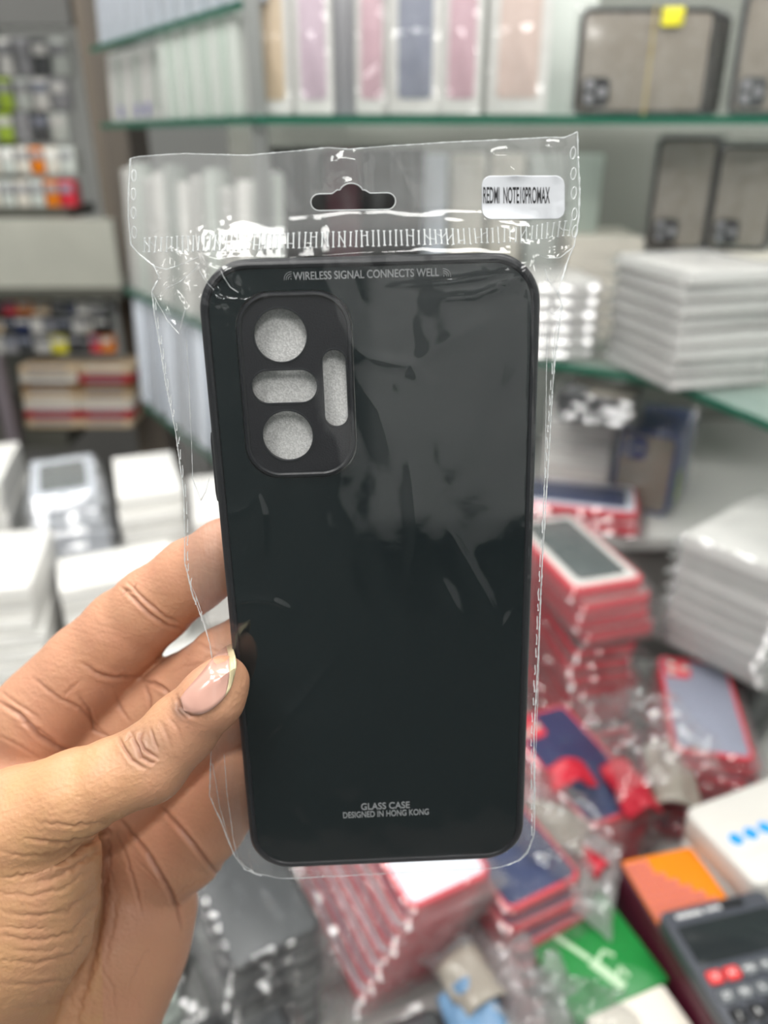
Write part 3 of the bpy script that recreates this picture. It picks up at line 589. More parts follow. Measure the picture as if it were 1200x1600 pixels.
# (surface, polyline in the photograph, depth mm, half-width px, strength of the brown tint along it)
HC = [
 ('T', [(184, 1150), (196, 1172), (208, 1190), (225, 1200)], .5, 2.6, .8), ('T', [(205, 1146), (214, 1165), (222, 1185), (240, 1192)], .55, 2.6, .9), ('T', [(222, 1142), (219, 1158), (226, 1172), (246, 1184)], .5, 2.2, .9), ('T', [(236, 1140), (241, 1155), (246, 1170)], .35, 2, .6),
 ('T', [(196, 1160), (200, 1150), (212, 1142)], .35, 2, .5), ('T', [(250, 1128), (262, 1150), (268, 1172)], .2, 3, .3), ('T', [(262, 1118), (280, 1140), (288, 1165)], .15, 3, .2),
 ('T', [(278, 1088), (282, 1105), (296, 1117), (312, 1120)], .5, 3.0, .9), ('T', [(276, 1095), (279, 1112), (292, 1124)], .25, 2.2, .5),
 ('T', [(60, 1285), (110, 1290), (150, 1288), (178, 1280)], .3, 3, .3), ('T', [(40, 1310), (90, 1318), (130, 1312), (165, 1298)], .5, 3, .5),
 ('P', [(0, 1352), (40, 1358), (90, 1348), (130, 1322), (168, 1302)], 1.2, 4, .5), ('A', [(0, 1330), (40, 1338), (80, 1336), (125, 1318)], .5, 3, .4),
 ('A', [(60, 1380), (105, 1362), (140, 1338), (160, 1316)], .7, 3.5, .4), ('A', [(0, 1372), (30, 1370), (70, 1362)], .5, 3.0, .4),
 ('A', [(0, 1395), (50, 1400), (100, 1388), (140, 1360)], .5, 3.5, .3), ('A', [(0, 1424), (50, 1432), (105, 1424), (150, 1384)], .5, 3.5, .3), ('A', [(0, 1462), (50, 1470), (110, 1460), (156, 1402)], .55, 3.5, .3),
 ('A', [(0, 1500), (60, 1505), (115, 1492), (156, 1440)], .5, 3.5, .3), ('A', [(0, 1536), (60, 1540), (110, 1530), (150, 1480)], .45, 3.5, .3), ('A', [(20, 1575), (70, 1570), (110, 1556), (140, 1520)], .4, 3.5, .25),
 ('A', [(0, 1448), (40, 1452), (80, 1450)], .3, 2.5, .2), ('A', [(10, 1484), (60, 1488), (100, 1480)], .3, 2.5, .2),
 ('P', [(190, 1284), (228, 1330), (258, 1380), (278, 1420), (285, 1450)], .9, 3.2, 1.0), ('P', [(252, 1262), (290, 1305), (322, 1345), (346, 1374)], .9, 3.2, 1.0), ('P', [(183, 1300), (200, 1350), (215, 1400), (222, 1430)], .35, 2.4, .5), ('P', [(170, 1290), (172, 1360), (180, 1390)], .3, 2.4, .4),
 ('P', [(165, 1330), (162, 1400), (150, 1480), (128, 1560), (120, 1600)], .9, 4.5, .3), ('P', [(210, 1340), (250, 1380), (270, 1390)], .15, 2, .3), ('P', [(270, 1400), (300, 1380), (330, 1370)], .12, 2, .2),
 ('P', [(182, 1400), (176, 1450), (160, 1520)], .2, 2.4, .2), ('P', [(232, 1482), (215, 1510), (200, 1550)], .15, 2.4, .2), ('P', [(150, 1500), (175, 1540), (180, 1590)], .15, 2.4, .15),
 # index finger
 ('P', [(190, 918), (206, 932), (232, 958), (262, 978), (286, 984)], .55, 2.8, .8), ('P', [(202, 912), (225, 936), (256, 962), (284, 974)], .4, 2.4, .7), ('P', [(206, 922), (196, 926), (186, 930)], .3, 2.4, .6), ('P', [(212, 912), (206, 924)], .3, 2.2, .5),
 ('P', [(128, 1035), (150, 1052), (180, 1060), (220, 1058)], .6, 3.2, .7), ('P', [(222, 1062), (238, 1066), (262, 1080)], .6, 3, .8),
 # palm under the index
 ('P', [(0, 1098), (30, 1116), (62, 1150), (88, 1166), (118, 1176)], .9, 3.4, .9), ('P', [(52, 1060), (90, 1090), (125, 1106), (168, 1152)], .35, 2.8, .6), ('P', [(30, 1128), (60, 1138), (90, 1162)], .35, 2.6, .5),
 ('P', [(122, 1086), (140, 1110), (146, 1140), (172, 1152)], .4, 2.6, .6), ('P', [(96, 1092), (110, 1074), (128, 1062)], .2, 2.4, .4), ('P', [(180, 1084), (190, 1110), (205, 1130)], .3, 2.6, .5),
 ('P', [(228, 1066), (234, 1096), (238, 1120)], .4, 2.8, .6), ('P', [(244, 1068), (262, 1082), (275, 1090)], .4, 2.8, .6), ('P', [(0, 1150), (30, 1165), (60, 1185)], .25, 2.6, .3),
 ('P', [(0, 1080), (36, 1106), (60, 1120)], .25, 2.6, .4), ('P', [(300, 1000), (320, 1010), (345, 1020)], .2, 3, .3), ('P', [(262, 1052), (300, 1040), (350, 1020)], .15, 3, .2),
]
disp = np.zeros(nv); ctint = np.zeros(nv)
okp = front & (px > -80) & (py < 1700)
for surf, P, dep, wd, ct in HC:
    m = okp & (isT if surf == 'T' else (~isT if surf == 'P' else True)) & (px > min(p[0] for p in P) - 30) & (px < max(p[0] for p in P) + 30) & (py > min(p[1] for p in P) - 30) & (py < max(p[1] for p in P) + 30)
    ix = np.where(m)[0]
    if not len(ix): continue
    if surf == 'A': dep *= .5; ct *= .8
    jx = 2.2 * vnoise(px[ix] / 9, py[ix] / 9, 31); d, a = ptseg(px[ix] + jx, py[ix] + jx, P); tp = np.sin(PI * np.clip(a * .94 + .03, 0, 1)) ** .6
    g = np.exp(-(d / wd) ** 2); disp[ix] -= dep * tp * (g - .28 * np.exp(-((d - wd * 2.4) / (wd * 1.3)) ** 2)); ctint[ix] = np.maximum(ctint[ix], ct * tp * np.exp(-(d / (wd * 1.0)) ** 2))
# fine skin relief, following the photo: ridges across the thumb and its root
ix = np.where(okp)[0]; x, y = px[ix], py[ix]
fine = .035 * vnoise(x / 5, y / 5, 32) + .04 * vnoise(x / 17, y / 17, 33)
t1 = isT[ix] * (x < 230); fine += t1 * .06 * (1 - np.abs(vnoise((x * .35 + y) / 7, (x - .35 * y) / 34, 34)))
th_ = (~isT[ix]) & (x < 165) & (y > 1335); fine += th_ * .07 * (1 - np.abs(vnoise((y + (x - 60) ** 2 * .0016) / 13, x / 60, 35)))
fi_ = (~isT[ix]) & (y < 1060); fine += fi_ * .05 * (1 - np.abs(vnoise((x + y * .5) / 60, (y - .3 * x) / 5, 36)))
disp[ix] += fine
co += nr * disp[:, None]
# flatten the thumb pad against the case front and keep fingers off its back
Mc = np.array([list(RT), list(UP), list(FW)])
wld = (co / 1000) @ Mc + np.array(CAM); me.vertices.foreach_set('co', wld.reshape(-1))
at = me.attributes.new('crease_tint', 'FLOAT', 'POINT'); at.data.foreach_set('value', ctint.astype(np.float32))
# warm tone map of the skin itself: palm side pinker, back of the thumb yellower
tone = np.where(isT, .25 + .75 * np.clip((300 - px) / 160, 0, 1), .12 + .75 * ((py > 1290) & (px < 160)) * .9) + .12 * vnoise(px / 60, py / 60, 37)
at = me.attributes.new('tone', 'FLOAT', 'POINT'); at.data.foreach_set('value', np.clip(tone, 0, 1).astype(np.float32))
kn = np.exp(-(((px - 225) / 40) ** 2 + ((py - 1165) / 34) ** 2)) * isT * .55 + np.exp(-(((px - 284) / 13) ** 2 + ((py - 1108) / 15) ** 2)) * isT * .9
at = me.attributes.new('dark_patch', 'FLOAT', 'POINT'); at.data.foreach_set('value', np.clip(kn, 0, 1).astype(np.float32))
me.update(); me.polygons.foreach_set('use_smooth', [True] * len(me.polygons))
def skin_mat():
    m, nt, p = newmat('skin'); A = lambda n: N(nt, 'ShaderNodeAttribute', attribute_name=n); L = nt.links.new
    tc = N(nt, 'ShaderNodeTexCoord'); nz = N(nt, 'ShaderNodeTexNoise'); nz.inputs['Scale'].default_value = 120; nz.inputs['Detail'].default_value = 5; L(tc.outputs['Object'], nz.inputs['Vector'])
    def mix(a, b, f):
        x = N(nt, 'ShaderNodeMix', data_type='RGBA')
        for s, v in ((6, a), (7, b)):
            if isinstance(v, tuple): x.inputs[s].default_value = (*v, 1)
            else: L(v, x.inputs[s])
        L(f, x.inputs[0]); return x.outputs[2]
    c = mix((.50, .255, .16), (.52, .29, .145), A('tone').outputs['Fac'])
    mr = N(nt, 'ShaderNodeMapRange'); mr.inputs['From Min'].default_value = .35; mr.inputs['From Max'].default_value = .7; mr.inputs['To Max'].default_value = .35; L(nz.outputs[0], mr.inputs[0])
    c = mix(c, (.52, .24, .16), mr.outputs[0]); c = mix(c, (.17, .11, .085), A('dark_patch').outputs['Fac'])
    k = N(nt, 'ShaderNodeMath', operation='MULTIPLY'); k.inputs[1].default_value = .8; L(A('crease_tint').outputs['Fac'], k.inputs[0]); c = mix(c, (.22, .085, .05), k.outputs[0])
    L(c, p.inputs['Base Color']); p.inputs['Roughness'].default_value = .48; p.inputs['Subsurface Weight'].default_value = .12; p.inputs['Subsurface Radius'].default_value = (.0035, .0014, .0008); p.inputs['Subsurface Scale'].default_value = 1.0
    n2 = N(nt, 'ShaderNodeTexNoise'); n2.inputs['Scale'].default_value = 1400; n2.inputs['Detail'].default_value = 3; L(tc.outputs['Object'], n2.inputs['Vector'])
    vo = N(nt, 'ShaderNodeTexVoronoi'); vo.inputs['Scale'].default_value = 900; L(tc.outputs['Object'], vo.inputs['Vector'])
    ad = N(nt, 'ShaderNodeMath', operation='ADD'); L(n2.outputs[0], ad.inputs[0]); L(vo.outputs['Distance'], ad.inputs[1])
    b = N(nt, 'ShaderNodeBump'); b.inputs['Strength'].default_value = .35; b.inputs['Distance'].default_value = .0002; L(ad.outputs[0], b.inputs['Height']); L(b.outputs[0], p.inputs['Normal'])
    return m
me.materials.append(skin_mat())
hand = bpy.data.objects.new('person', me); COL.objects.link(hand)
tag(hand, 'bare left hand of a person, thumb in front, pinching the bagged black phone case', 'person')
# thumbnail, laid on the thumb
bvh = BVHTree.FromPolygons([tuple(v) for v in wld.tolist()], [tuple(pl.vertices) for pl in me.polygons])
def hit(x, y):
    d = (cpt(x, y, 1) - CAM).normalized(); r = bvh.ray_cast(CAM, d); return r[0], r[1]
NA = np.array([279, 1098]); NB = np.array([366, 1012])   # root middle -> tip
lowE = [(286, 1110), (298, 1117), (315, 1117), (331, 1109), (346, 1096), (358, 1080)]
upE = [(281, 1092), (290, 1078), (303, 1064), (316, 1049), (328, 1033), (340, 1019), (351, 1010), (361, 1006)]
rows = 9; cols = 29; G = []; Gn = []
def along(P, t):
    k = t * (len(P) - 1); i = min(int(k), len(P) - 2); f = k - i; return np.array(P[i]) * (1 - f) + np.array(P[i + 1]) * f
axis_n = None
pts = np.zeros((rows, cols, 3))
for j in range(cols):
    t = j / (cols - 1); a, b = along(upE, t), along(lowE, t)
    ha, _ = hit(*(a * .93 + b * .07)); hb, _ = hit(*(a * .10 + b * .90)); hm, nm = hit(*((a + b) / 2))
    da = (ha - CAM).dot(FW) if ha else .178; db = (hb - CAM).dot(FW) if hb else .178; dm = (hm - CAM).dot(FW) if hm else .174
    for i in range(rows):
        s = i / (rows - 1); q = a * (1 - s) + b * s + np.array([9., 0]) * 4 * s * (1 - s) * t ** 3; dd = da * (1 - s) + db * s; bulge = 4 * s * (1 - s); dd = dd * (1 - bulge) + min(dm, min(da, db)) * bulge
        if t > .8: dd -= 0  # free edge runs on past the flesh
        pts[i, j] = cpt(q[0], q[1], dd - .0004 - .0006 * max(0, t - .55) / .45)
for _ in range(6):
    pts[:, 1:-1] = (pts[:, :-2] + pts[:, 2:]) / 4 + pts[:, 1:-1] / 2
for i in range(rows):
    for j in range(cols):
        v = Vector(pts[i, j]) - CAM; r = bvh.ray_cast(CAM, v.normalized())
        if r[0] and (r[0] - CAM).length - .0008 < v.length: pts[i, j] = CAM + v.normalized() * ((r[0] - CAM).length - .0008)
for _ in range(2): pts[1:-1, 1:-1] = (pts[:-2, 1:-1] + pts[2:, 1:-1] + pts[1:-1, :-2] + pts[1:-1, 2:]) / 8 + pts[1:-1, 1:-1] / 2
nailm = pmat('thumb_nail', (.56, .32, .26), rough=.2, spec=.6, coat=.4, bump=.03, bscale=600); freem = pmat('nail_free_edge', (.58, .50, .31), rough=.3)
cut = cols - 4
mb = MB(); mb.grid(pts[:, :cut + 1]); no = mb.build('thumb_nail', nailm, hand); no['label'] = 'smooth pink thumbnail'
sm = no.modifiers.new('thickness', 'SOLIDIFY'); sm.thickness = .0003; sm.offset = 1
mb = MB(); mb.grid(pts[:, cut:]); ne = mb.build('nail_free_edge', freem, no); ne['label'] = 'yellowish white grown-out nail tip'
sm = ne.modifiers.new('thickness', 'SOLIDIFY'); sm.thickness = .0003; sm.offset = 1
# ================================================================ goods
ORD = ['topmost', 'second', 'third', 'fourth', 'fifth', 'sixth', 'seventh', 'eighth', 'ninth', 'tenth', 'eleventh', 'twelfth', 'thirteenth', 'fourteenth', 'fifteenth', 'sixteenth']
white = pmat('white_carton', (.80, .79, .76), rough=.4, var=.04); whiteb = pmat('blue_white_carton', (.74, .79, .88), rough=.35); cream = pmat('cream_card', (.74, .70, .62), rough=.55)
red = pmat('red_card', (.68, .035, .06), rough=.35); dred = pmat('deep_red_card', (.45, .012, .03), rough=.4); navy = pmat('navy_blue', (.02, .035, .11), rough=.35); greyw = pmat('grey_window', (.10, .12, .12), rough=.15)
smoke = pmat('smoky_brown_back', (.32, .285, .24), rough=.25, coat=.5); blackp = pmat('black_plastic', (.012, .012, .014), rough=.3); bluep = pmat('blue_plastic', (.03, .06, .22), rough=.3)
pink = pmat('pink_print', (.64, .42, .48), rough=.4); tan = pmat('tan_print', (.68, .53, .36), rough=.4); peach = pmat('peach_print', (.74, .58, .52), rough=.4); slate = pmat('slate_print', (.26, .28, .36), rough=.4)
mauve = pmat('mauve_print', (.62, .48, .57), rough=.4); greyc = pmat('grey_carton', (.33, .33, .35), rough=.45); frost = pmat('frosted_sleeve', (.52, .60, .54), rough=.25, var=.05); frostd = pmat('milky_sleeve', (.62, .66, .62), rough=.3)
yel = pmat('yellow_tag', (.80, .72, .03), rough=.5); lime = pmat('lime_card', (.42, .60, .02), rough=.5); orange = pmat('orange_card', (.76, .21, .005), rough=.4); band = pmat('rubber_band', (.55, .43, .16), rough=.6)
darkg = pmat('dark_grey_plastic', (.06, .065, .07), rough=.35); violet = pmat('violet_print', (.10, .08, .42), rough=.4); greenc = pmat('green_card', (.008, .19, .035), rough=.35, coat=.1); maroon = pmat('maroon_board', (.075, .008, .022), rough=.45)
wrapm = film('wrapping_film', haze=.06, refl=.10, rough=.07, bump=.5, bscale=26, dist=.010)
wraps = film('soft_sleeve_film', haze=.22, refl=.16, rough=.10, bump=.4, bscale=20, dist=.008)
wrapd = film('dark_goods_film', haze=.03, refl=.10, rough=.08, bump=.55, bscale=22, dist=.010)
_cache = {}
def wrap_mesh(w, l, h, seed, mat, over=.012, amp=.002):
    key = (amp, round(w, 3), round(l, 3), round(h, 3), seed, mat.name, over)
    if key in _cache: return _cache[key]
    nx, ny = 22, 34; X, Y = np.meshgrid(np.linspace(-w / 2 - over, w / 2 + over, nx), np.linspace(-l / 2 - over, l / 2 + over, ny))
    ox = np.maximum(np.abs(X) - w / 2, 0); oy = np.maximum(np.abs(Y) - l / 2, 0); o = np.clip(np.hypot(ox, oy) / over, 0, 1)
    n = vnoise(X * 70 + 9 * seed, Y * 45, 50 + seed) + .6 * np.abs(vnoise(X * 160, Y * 130 + seed, 60 + seed))
    top = (h + .0012) * (1 - .75 * o) + amp * (.5 + .5 * n) * (1 - .3 * o); bot = -.0004 * (1 - o) + h * .18 * o - 0 * n
    top = np.maximum(top, bot + .0004)
    mb = MB(); mb.grid(np.stack([X, Y, top], -1)); mb.grid(np.stack([X, Y, bot], -1)[::-1])
    me = mb.mesh('wrapper', mat); me.polygons.foreach_set('use_smooth', [True] * len(me.polygons)); _cache[key] = me; return me
def child(name, me, parent, loc=(0, 0, 0)):
    o = bpy.data.objects.new(name, me); COL.objects.link(o); o.parent = parent; o.location = loc; return o
def copy_thing(root, label=None):
    c = root.copy(); COL.objects.link(c)
    if label: c['label'] = label
    for ch in list(root.children):
        d = ch.copy(); COL.objects.link(d); d.parent = c; d.matrix_parent_inverse = ch.matrix_parent_inverse
        for g in ch.children: e = g.copy(); COL.objects.link(e); e.parent = d
    return c
# ---- flat goods, origin at the centre of the underside
def carton(w=.10, l=.19, h=.026, body=white, panel=None, film_=None, seed=0, name='carton'):
    t = empty(name); mb = MB(); mb.slab(w, l, 0, h, .003, .0012, n=3); b = mb.build('carton_body', body, t)
    mb = MB()
    mb.loops([[(x, y, z) for x, y in rrect(w + .0006, l + .0006, .003, 3)] for z in (h * .62, h * .66)], True, True); mb.build('lid_line', greyc, b)
    if panel: mb = MB(); mb.slab(w * .72, l * .70, h, h + .0006, .008, .0002, n=4); mb.build('printed_panel', panel, t)
    if film_: child('wrapper', wrap_mesh(w, l, h, seed, film_), t)
    return t
def red_pack(seed=0, w=.098, l=.185, h=.017, win=navy, edge=red):
    t = empty('boxed_phone_case'); mb = MB(); mb.slab(w, l, 0, h, .010, .002, n=5); mb.build('card_tray', edge, t)
    mb = MB(); mb.slab(w - .010, l - .010, h - .0005, h + .0010, .008, .0004, n=5); mb.build('card_border', white if win is greyw else whiteb, t)
    mb = MB(); mb.slab(w - .030, l - .032, h + .0010, h + .0022, .009, .0005, n=5); mb.build('window', win, t)
    child('wrapper', wrap_mesh(w, l, h + .002, seed, wrapm), t); return t
def edge_pack(seed=0, w=.085, l=.172, h=.011, rim=red, back=greyw):
    """phone case in a bag, lying on its face: coloured bumper, pale or dark back, lens openings"""
    t = empty('bagged_phone_case'); mb = MB()
    mb.loops([[(x, y, z) for x, y in rrect(w - 2 * i, l - 2 * i, .011 - i, 6)] for i, z in ((.003, 0), (.0005, .0005), (0, .003), (0, h - .002), (.0008, h - .0004), (.003, h), (.0045, h - .0008))], True, False)
    mb.build('bumper', rim, t)
    mb = MB(); mb.slab(w - .0085, l - .0085, h - .0040, h - .0012, .008, .0003, n=6); bk = mb.build('back_panel', back, t)
    mb = MB(); mb.slab(.030, .034, h - .0012, h + .0008, .007, .0006, cx=-w / 2 + .022, cy=l / 2 - .024, n=4); cp = mb.build('camera_frame', rim, t)
    for dx, dy in ((-.007, .008), (-.007, -.008), (.008, 0)):
        mb = MB(); mb.slab(.010, .010, h + .0006, h + .0014, .005, .0002, cx=-w / 2 + .022 + dx, cy=l / 2 - .024 + dy, n=4); mb.build('lens_opening', frost, cp)
    child('wrapper', wrap_mesh(w, l, h, seed, wrapd if back is not whiteb else wrapm), t); return t
def stack(proto, n, px, py, ztop, yaw, h, desc, cat, group, wob=.004, wyaw=3, dx=0, dy=0, stackname=''):
    """n copies piled downwards from the one whose top centre shows at a photo pixel; (dx,dy) is the slip per layer"""
    c = onz(px, py, ztop) if px > 2 or px < -2 else Vector((px, py, ztop)); out = []
    for k in range(n):
        o = proto if k == 0 and not proto.get('used') else copy_thing(proto)
        o['used'] = 1
        ca, sa = math.cos(R(yaw)), math.sin(R(yaw))
        o.location = (c.x + ca * dx * k - sa * dy * k + (rng.uniform(-wob, wob) if k else 0), c.y + sa * dx * k + ca * dy * k + (rng.uniform(-wob, wob) if k else 0), ztop - h * (k + 1))
        o.rotation_euler = (0, 0, R(yaw + (rng.uniform(-wyaw, wyaw) if k else 0)))
        lab = desc if n == 1 else '%s, %s%s %s' % (desc, ORD[k], ' in the' if k == 0 else ' down the', stackname)
        if k == n - 1 and n > 1: lab = '%s, bottom of %s' % (desc, stackname)
        tag(o, lab, cat, group); out.append(o)
    return out
# ---- left counter: white cartons
P_w = carton(.105, .185, .0305, white); P_wb = carton(.10, .17, .0265, whiteb, panel=greyw, film_=wraps)
stack(P_wb, 8, 98, 742, .945, 22, .028, 'blue-white windowed carton in film', 'carton', 'windowed cartons on the left counter', dx=.001, dy=-.002, stackname='windowed pile on the left')
stack(P_w, 6, 228, 738, .925, 20, .0315, 'plain white carton', 'carton', 'plain cartons on the left counter', dy=-.006, dx=.001, wob=.003, wyaw=2, stackname='stepped white pile by the bag')
stack(P_w, 6, -.262, 1.14, .925, 16, .0315, 'white carton', 'carton', 'cartons seen through the bag edge', wob=.003, wyaw=2, stackname='pile seen through the left side of the bag')
P_w2 = carton(.17, .10, .046, white)
stack(P_w2, 3, 182, 880, .86, 22, .0465, 'thick white carton', 'carton', 'thick cartons on the left counter', wob=.002, stackname='low front pile beside the fingers')
stack(carton(.12, .18, .024, white), 7, -4, 872, .90, 12, .0255, 'thin white carton', 'carton', 'thin cartons at the left edge', stackname='pile cut by the left edge')
stack(P_w, 7, -35, 722, .945, 14, .0315, 'white carton', 'carton', 'cartons behind at the left edge', stackname='rear pile at the left edge')
P_sl = carton(.10, .16, .0135, white, film_=wrapm, seed=2)
stack(P_sl, 7, -.245, .80, .825, 30, .0145, 'slim white carton in film', 'carton', 'slim cartons behind the knuckles', stackname='low pile seen between the fingers')
# ---- red boxed cases, right of the phone
P_r = red_pack(0, win=greyw)
stack(P_r, 4, .246, .879, .972, 16, .0205, 'red-edged boxed case with grey window', 'boxed phone case', 'red boxed cases', dx=.007, dy=-.004, wob=.004, stackname='bright red pile')
P_n = red_pack(1, win=navy)
stack(P_n, 2, .285, 1.05, .972, 75, .0205, 'red-edged boxed case with navy window', 'boxed phone case', 'navy boxed cases', dx=.004, dy=-.004, wob=.003, stackname='pair behind the bright red pile')
P_e = edge_pack(0, rim=red, back=slate); P_e2 = edge_pack(1, rim=red, back=navy); P_e3 = edge_pack(2, rim=dred, back=greyw); P_k = edge_pack(3, rim=blackp, back=darkg)
stack(P_e3, 11, .258, .862, .886, 12, .0148, 'bagged case with dull red bumper', 'phone case', 'dull red bagged cases', dx=-.001, dy=-.004, wob=.007, wyaw=6, stackname='pile below the red boxes')
stack(P_e, 9, .375, .715, .855, -12, .0148, 'bagged slate case with red bumper', 'phone case', 'slate bagged cases', wob=.008, wyaw=8, stackname='slate pile left of the white bundle')
stack(P_e2, 7, .215, .655, .825, 22, .0148, 'bagged navy case with red bumper', 'phone case', 'navy bagged cases', wob=.006, wyaw=8, stackname='navy pile beside the phone bottom')
stack(P_e, 7, .10, .80, .825, 15, .0148, 'bagged grey case with red bumper', 'phone case', 'grey bagged cases', wob=.006, wyaw=8, stackname='pile hidden behind the phone')
# ---- centre front: red rimmed cases fanned out under the phone
P_p = edge_pack(4, rim=red, back=whiteb); ux, uy = math.cos(R(27)), math.sin(R(27))
for k in range(8):
    z = .868 - .0150 * k; c = onz(640 - 11.5 * k, 1418 + 20 * k, z); o = copy_thing((P_p, P_e2, P_p, P_e, P_p, P_p, P_e, P_p)[k])
    o.location = (c.x + .0425 * ux - .086 * uy, c.y + .0425 * uy + .086 * ux, z - .0145); o.rotation_euler = (0, 0, R(27))
    tag(o, 'red-bumpered %s case, %s%s in the fan under the phone' % (('pale', 'navy', 'pale', 'slate', 'pale', 'pale', 'slate', 'pale')[k], ORD[k], ' down' if k else ''), 'phone case', 'fanned cases under the phone')
stack(P_e2, 8, .108, .548, .842, 27, .0150, 'navy case with red rim', 'phone case', 'navy cases below the phone', dx=.0, dy=-.008, wob=.002, wyaw=3, stackname='stepped pile at the phone lower right')
stack(P_k, 7, -.132, .497, .835, 30, .0150, 'bagged black case', 'phone case', 'black bagged cases', dx=-.002, dy=-.003, wob=.003, wyaw=3, stackname='dark pile under the palm')
stack(P_k, 4, -.095, .330, .785, 27, .0150, 'glossy black case', 'phone case', 'black cases at the bottom edge', wob=.003, stackname='dark pile at the bottom edge')
stack(edge_pack(5, rim=frost, back=frostd), 5, -.255, .455, .80, 32, .0150, 'bagged clear case', 'phone case', 'clear bagged cases', wob=.004, stackname='pale pile below the wrist')
# ---- white bundle on the right
P_bw = carton(.125, .185, .0185, white, panel=None, film_=wraps, seed=3)
stack(P_bw, 8, .474, .836, 1.02, -50, .0195, 'white packet in cloudy film', 'packet', 'white packets on the right', wob=.003, wyaw=2, stackname='tall white bundle')
stack(P_k, 9, .50, .86, .8635, -48, .0155, 'dark bagged case', 'phone case', 'dark cases right', wob=.005, wyaw=6, stackname='dark pile under the white bundle')
# ---- on the lower glass shelf
P_bs = carton(.135, .160, .0165, white, film_=wraps, seed=1)
stack(P_bs, 8, .402, 1.022, ZB + .146, 15, .0180, 'white packet in shiny film', 'packet', 'shiny packets on the lower shelf', wob=.004, wyaw=3, stackname='shiny bundle on the lower shelf')
stack(carton(.09, .15, .0165, white, film_=wraps, seed=2), 6, .243, 1.155, ZB + .110, 6, .0180, 'short white packet in film', 'packet', 'short packets on the lower shelf', wob=.003, wyaw=2, stackname='short bundle beside the bag')
stack(carton(.11, .15, .012, cream), 12, .333, 1.27, ZB + .1525, -2, .0126, 'cream-edged thin carton', 'carton', 'cream cartons on the lower shelf', wob=.002, wyaw=1, stackname='pale stack behind the bundles')
stack(carton(.24, .15, .0325, cream), 4, .545, 1.25, ZB + .1345, 0, .0333, 'wide cream carton', 'carton', 'wide cream cartons on the lower shelf', wob=.002, wyaw=1, stackname='wide stack under the black-rimmed cases')
stack(P_w, 5, .335, 1.215, ZC + .159, -20, .0315, 'white back-counter carton', 'carton', 'cartons on the back counter', wob=.002, wyaw=1, stackname='stack right of the phone')
# ---- standing goods
def upright_box(w, h, d, face, body=white, filmed=True, seed=0, bluefoot=False):
    t = empty('upright_box'); mb = MB(); mb.slab(w, h, 0, d, .004, .0015, n=3); b = mb.build('box_body', body, t)
    if face: mb = MB(); mb.slab(w * .66, h * .80, d, d + .0012, .006, .0004, cy=h * .01, n=4); mb.build('printed_face', face, t)
    if bluefoot: mb = MB(); mb.slab(w * .6, h * .18, d, d + .0013, .002, .0003, cy=-h * .36, n=3); mb.build('foot_print', violet, t)
    if filmed: child('wrapper', wrap_mesh(w, h, d, seed, wrapm, over=.004, amp=.0035), t)
    return t
def stand(o, x, y, z, h, face_yaw, lean=0):
    """slab lying in its own x-y plane raised to stand on its short edge, face turned to yaw (0 = towards -y)"""
    M = Matrix.Translation((x, y, z)) @ Matrix.Rotation(R(face_yaw), 4, 'Z') @ Matrix.Rotation(R(90 - lean), 4, 'X') @ Matrix.Translation((0, h / 2, 0))
    o.matrix_world = M
def stand_px(o, px, y, z, h, yaw, lean=0):
    k = (px - 600) / FPX; dep = (y * math.cos(PITCH) - (z - CAM.z) * math.sin(PITCH)); stand(o, k * dep, y, z, h, yaw, lean)
row = [ # px centre, width, face, face name, yaw, y
 (430, .062, tan, 'tan', -6, 1.16), (492, .050, mauve, 'mauve', 5, 1.15), (583, .042, pink, 'pink', -3, 1.15), (645, .066, slate, 'slate blue', 3, 1.14), (717, .052, pink, 'pale pink', -2, 1.14), (800, .078, peach, 'peach', 2, 1.14)]
hs = [.150, .152, .156, .158, .156, .165]
where = ['first by the shelf upright', 'second from the shelf upright', 'between the grey spines and the slate blue one', 'centre of the row above the bag', 'squeezed between slate blue and peach', 'last before the smoky cases']
for (px_, w_, fc, fn, yw, yy), h_, wh in zip(row, hs, where):
    o = upright_box(w_, h_, .025, fc, seed=px_ % 5); stand_px(o, px_, yy, ZA + .001, h_, yw, 3)
    tag(o, 'tall white box with %s face, %s' % (fn, wh), 'box', 'upright boxes on the eye-level shelf')
for k in range(5):
    o = upright_box(.009, .150 - .002 * k, .09, None, body=greyc, filmed=False); stand_px(o, 528 + k * 9.5, 1.24, ZA + .001, .15 - .002 * k, 0)
    tag(o, 'thin grey box spine, %s from the left between mauve and pink boxes' % ['first', 'second', 'third', 'fourth', 'fifth'][k], 'box', 'grey spines on the eye-level shelf')
for k, px_ in enumerate((700, 775, 860)):
    o = upright_box(.07, .165, .05, None, body=frostd, filmed=False); stand_px(o, px_ - 30 + 20 * k, 1.32, ZA + .001, .165, 0)
    tag(o, 'pale box standing behind the row, %s' % ('left one', 'middle one', 'right one')[k], 'box', 'pale boxes behind the row')
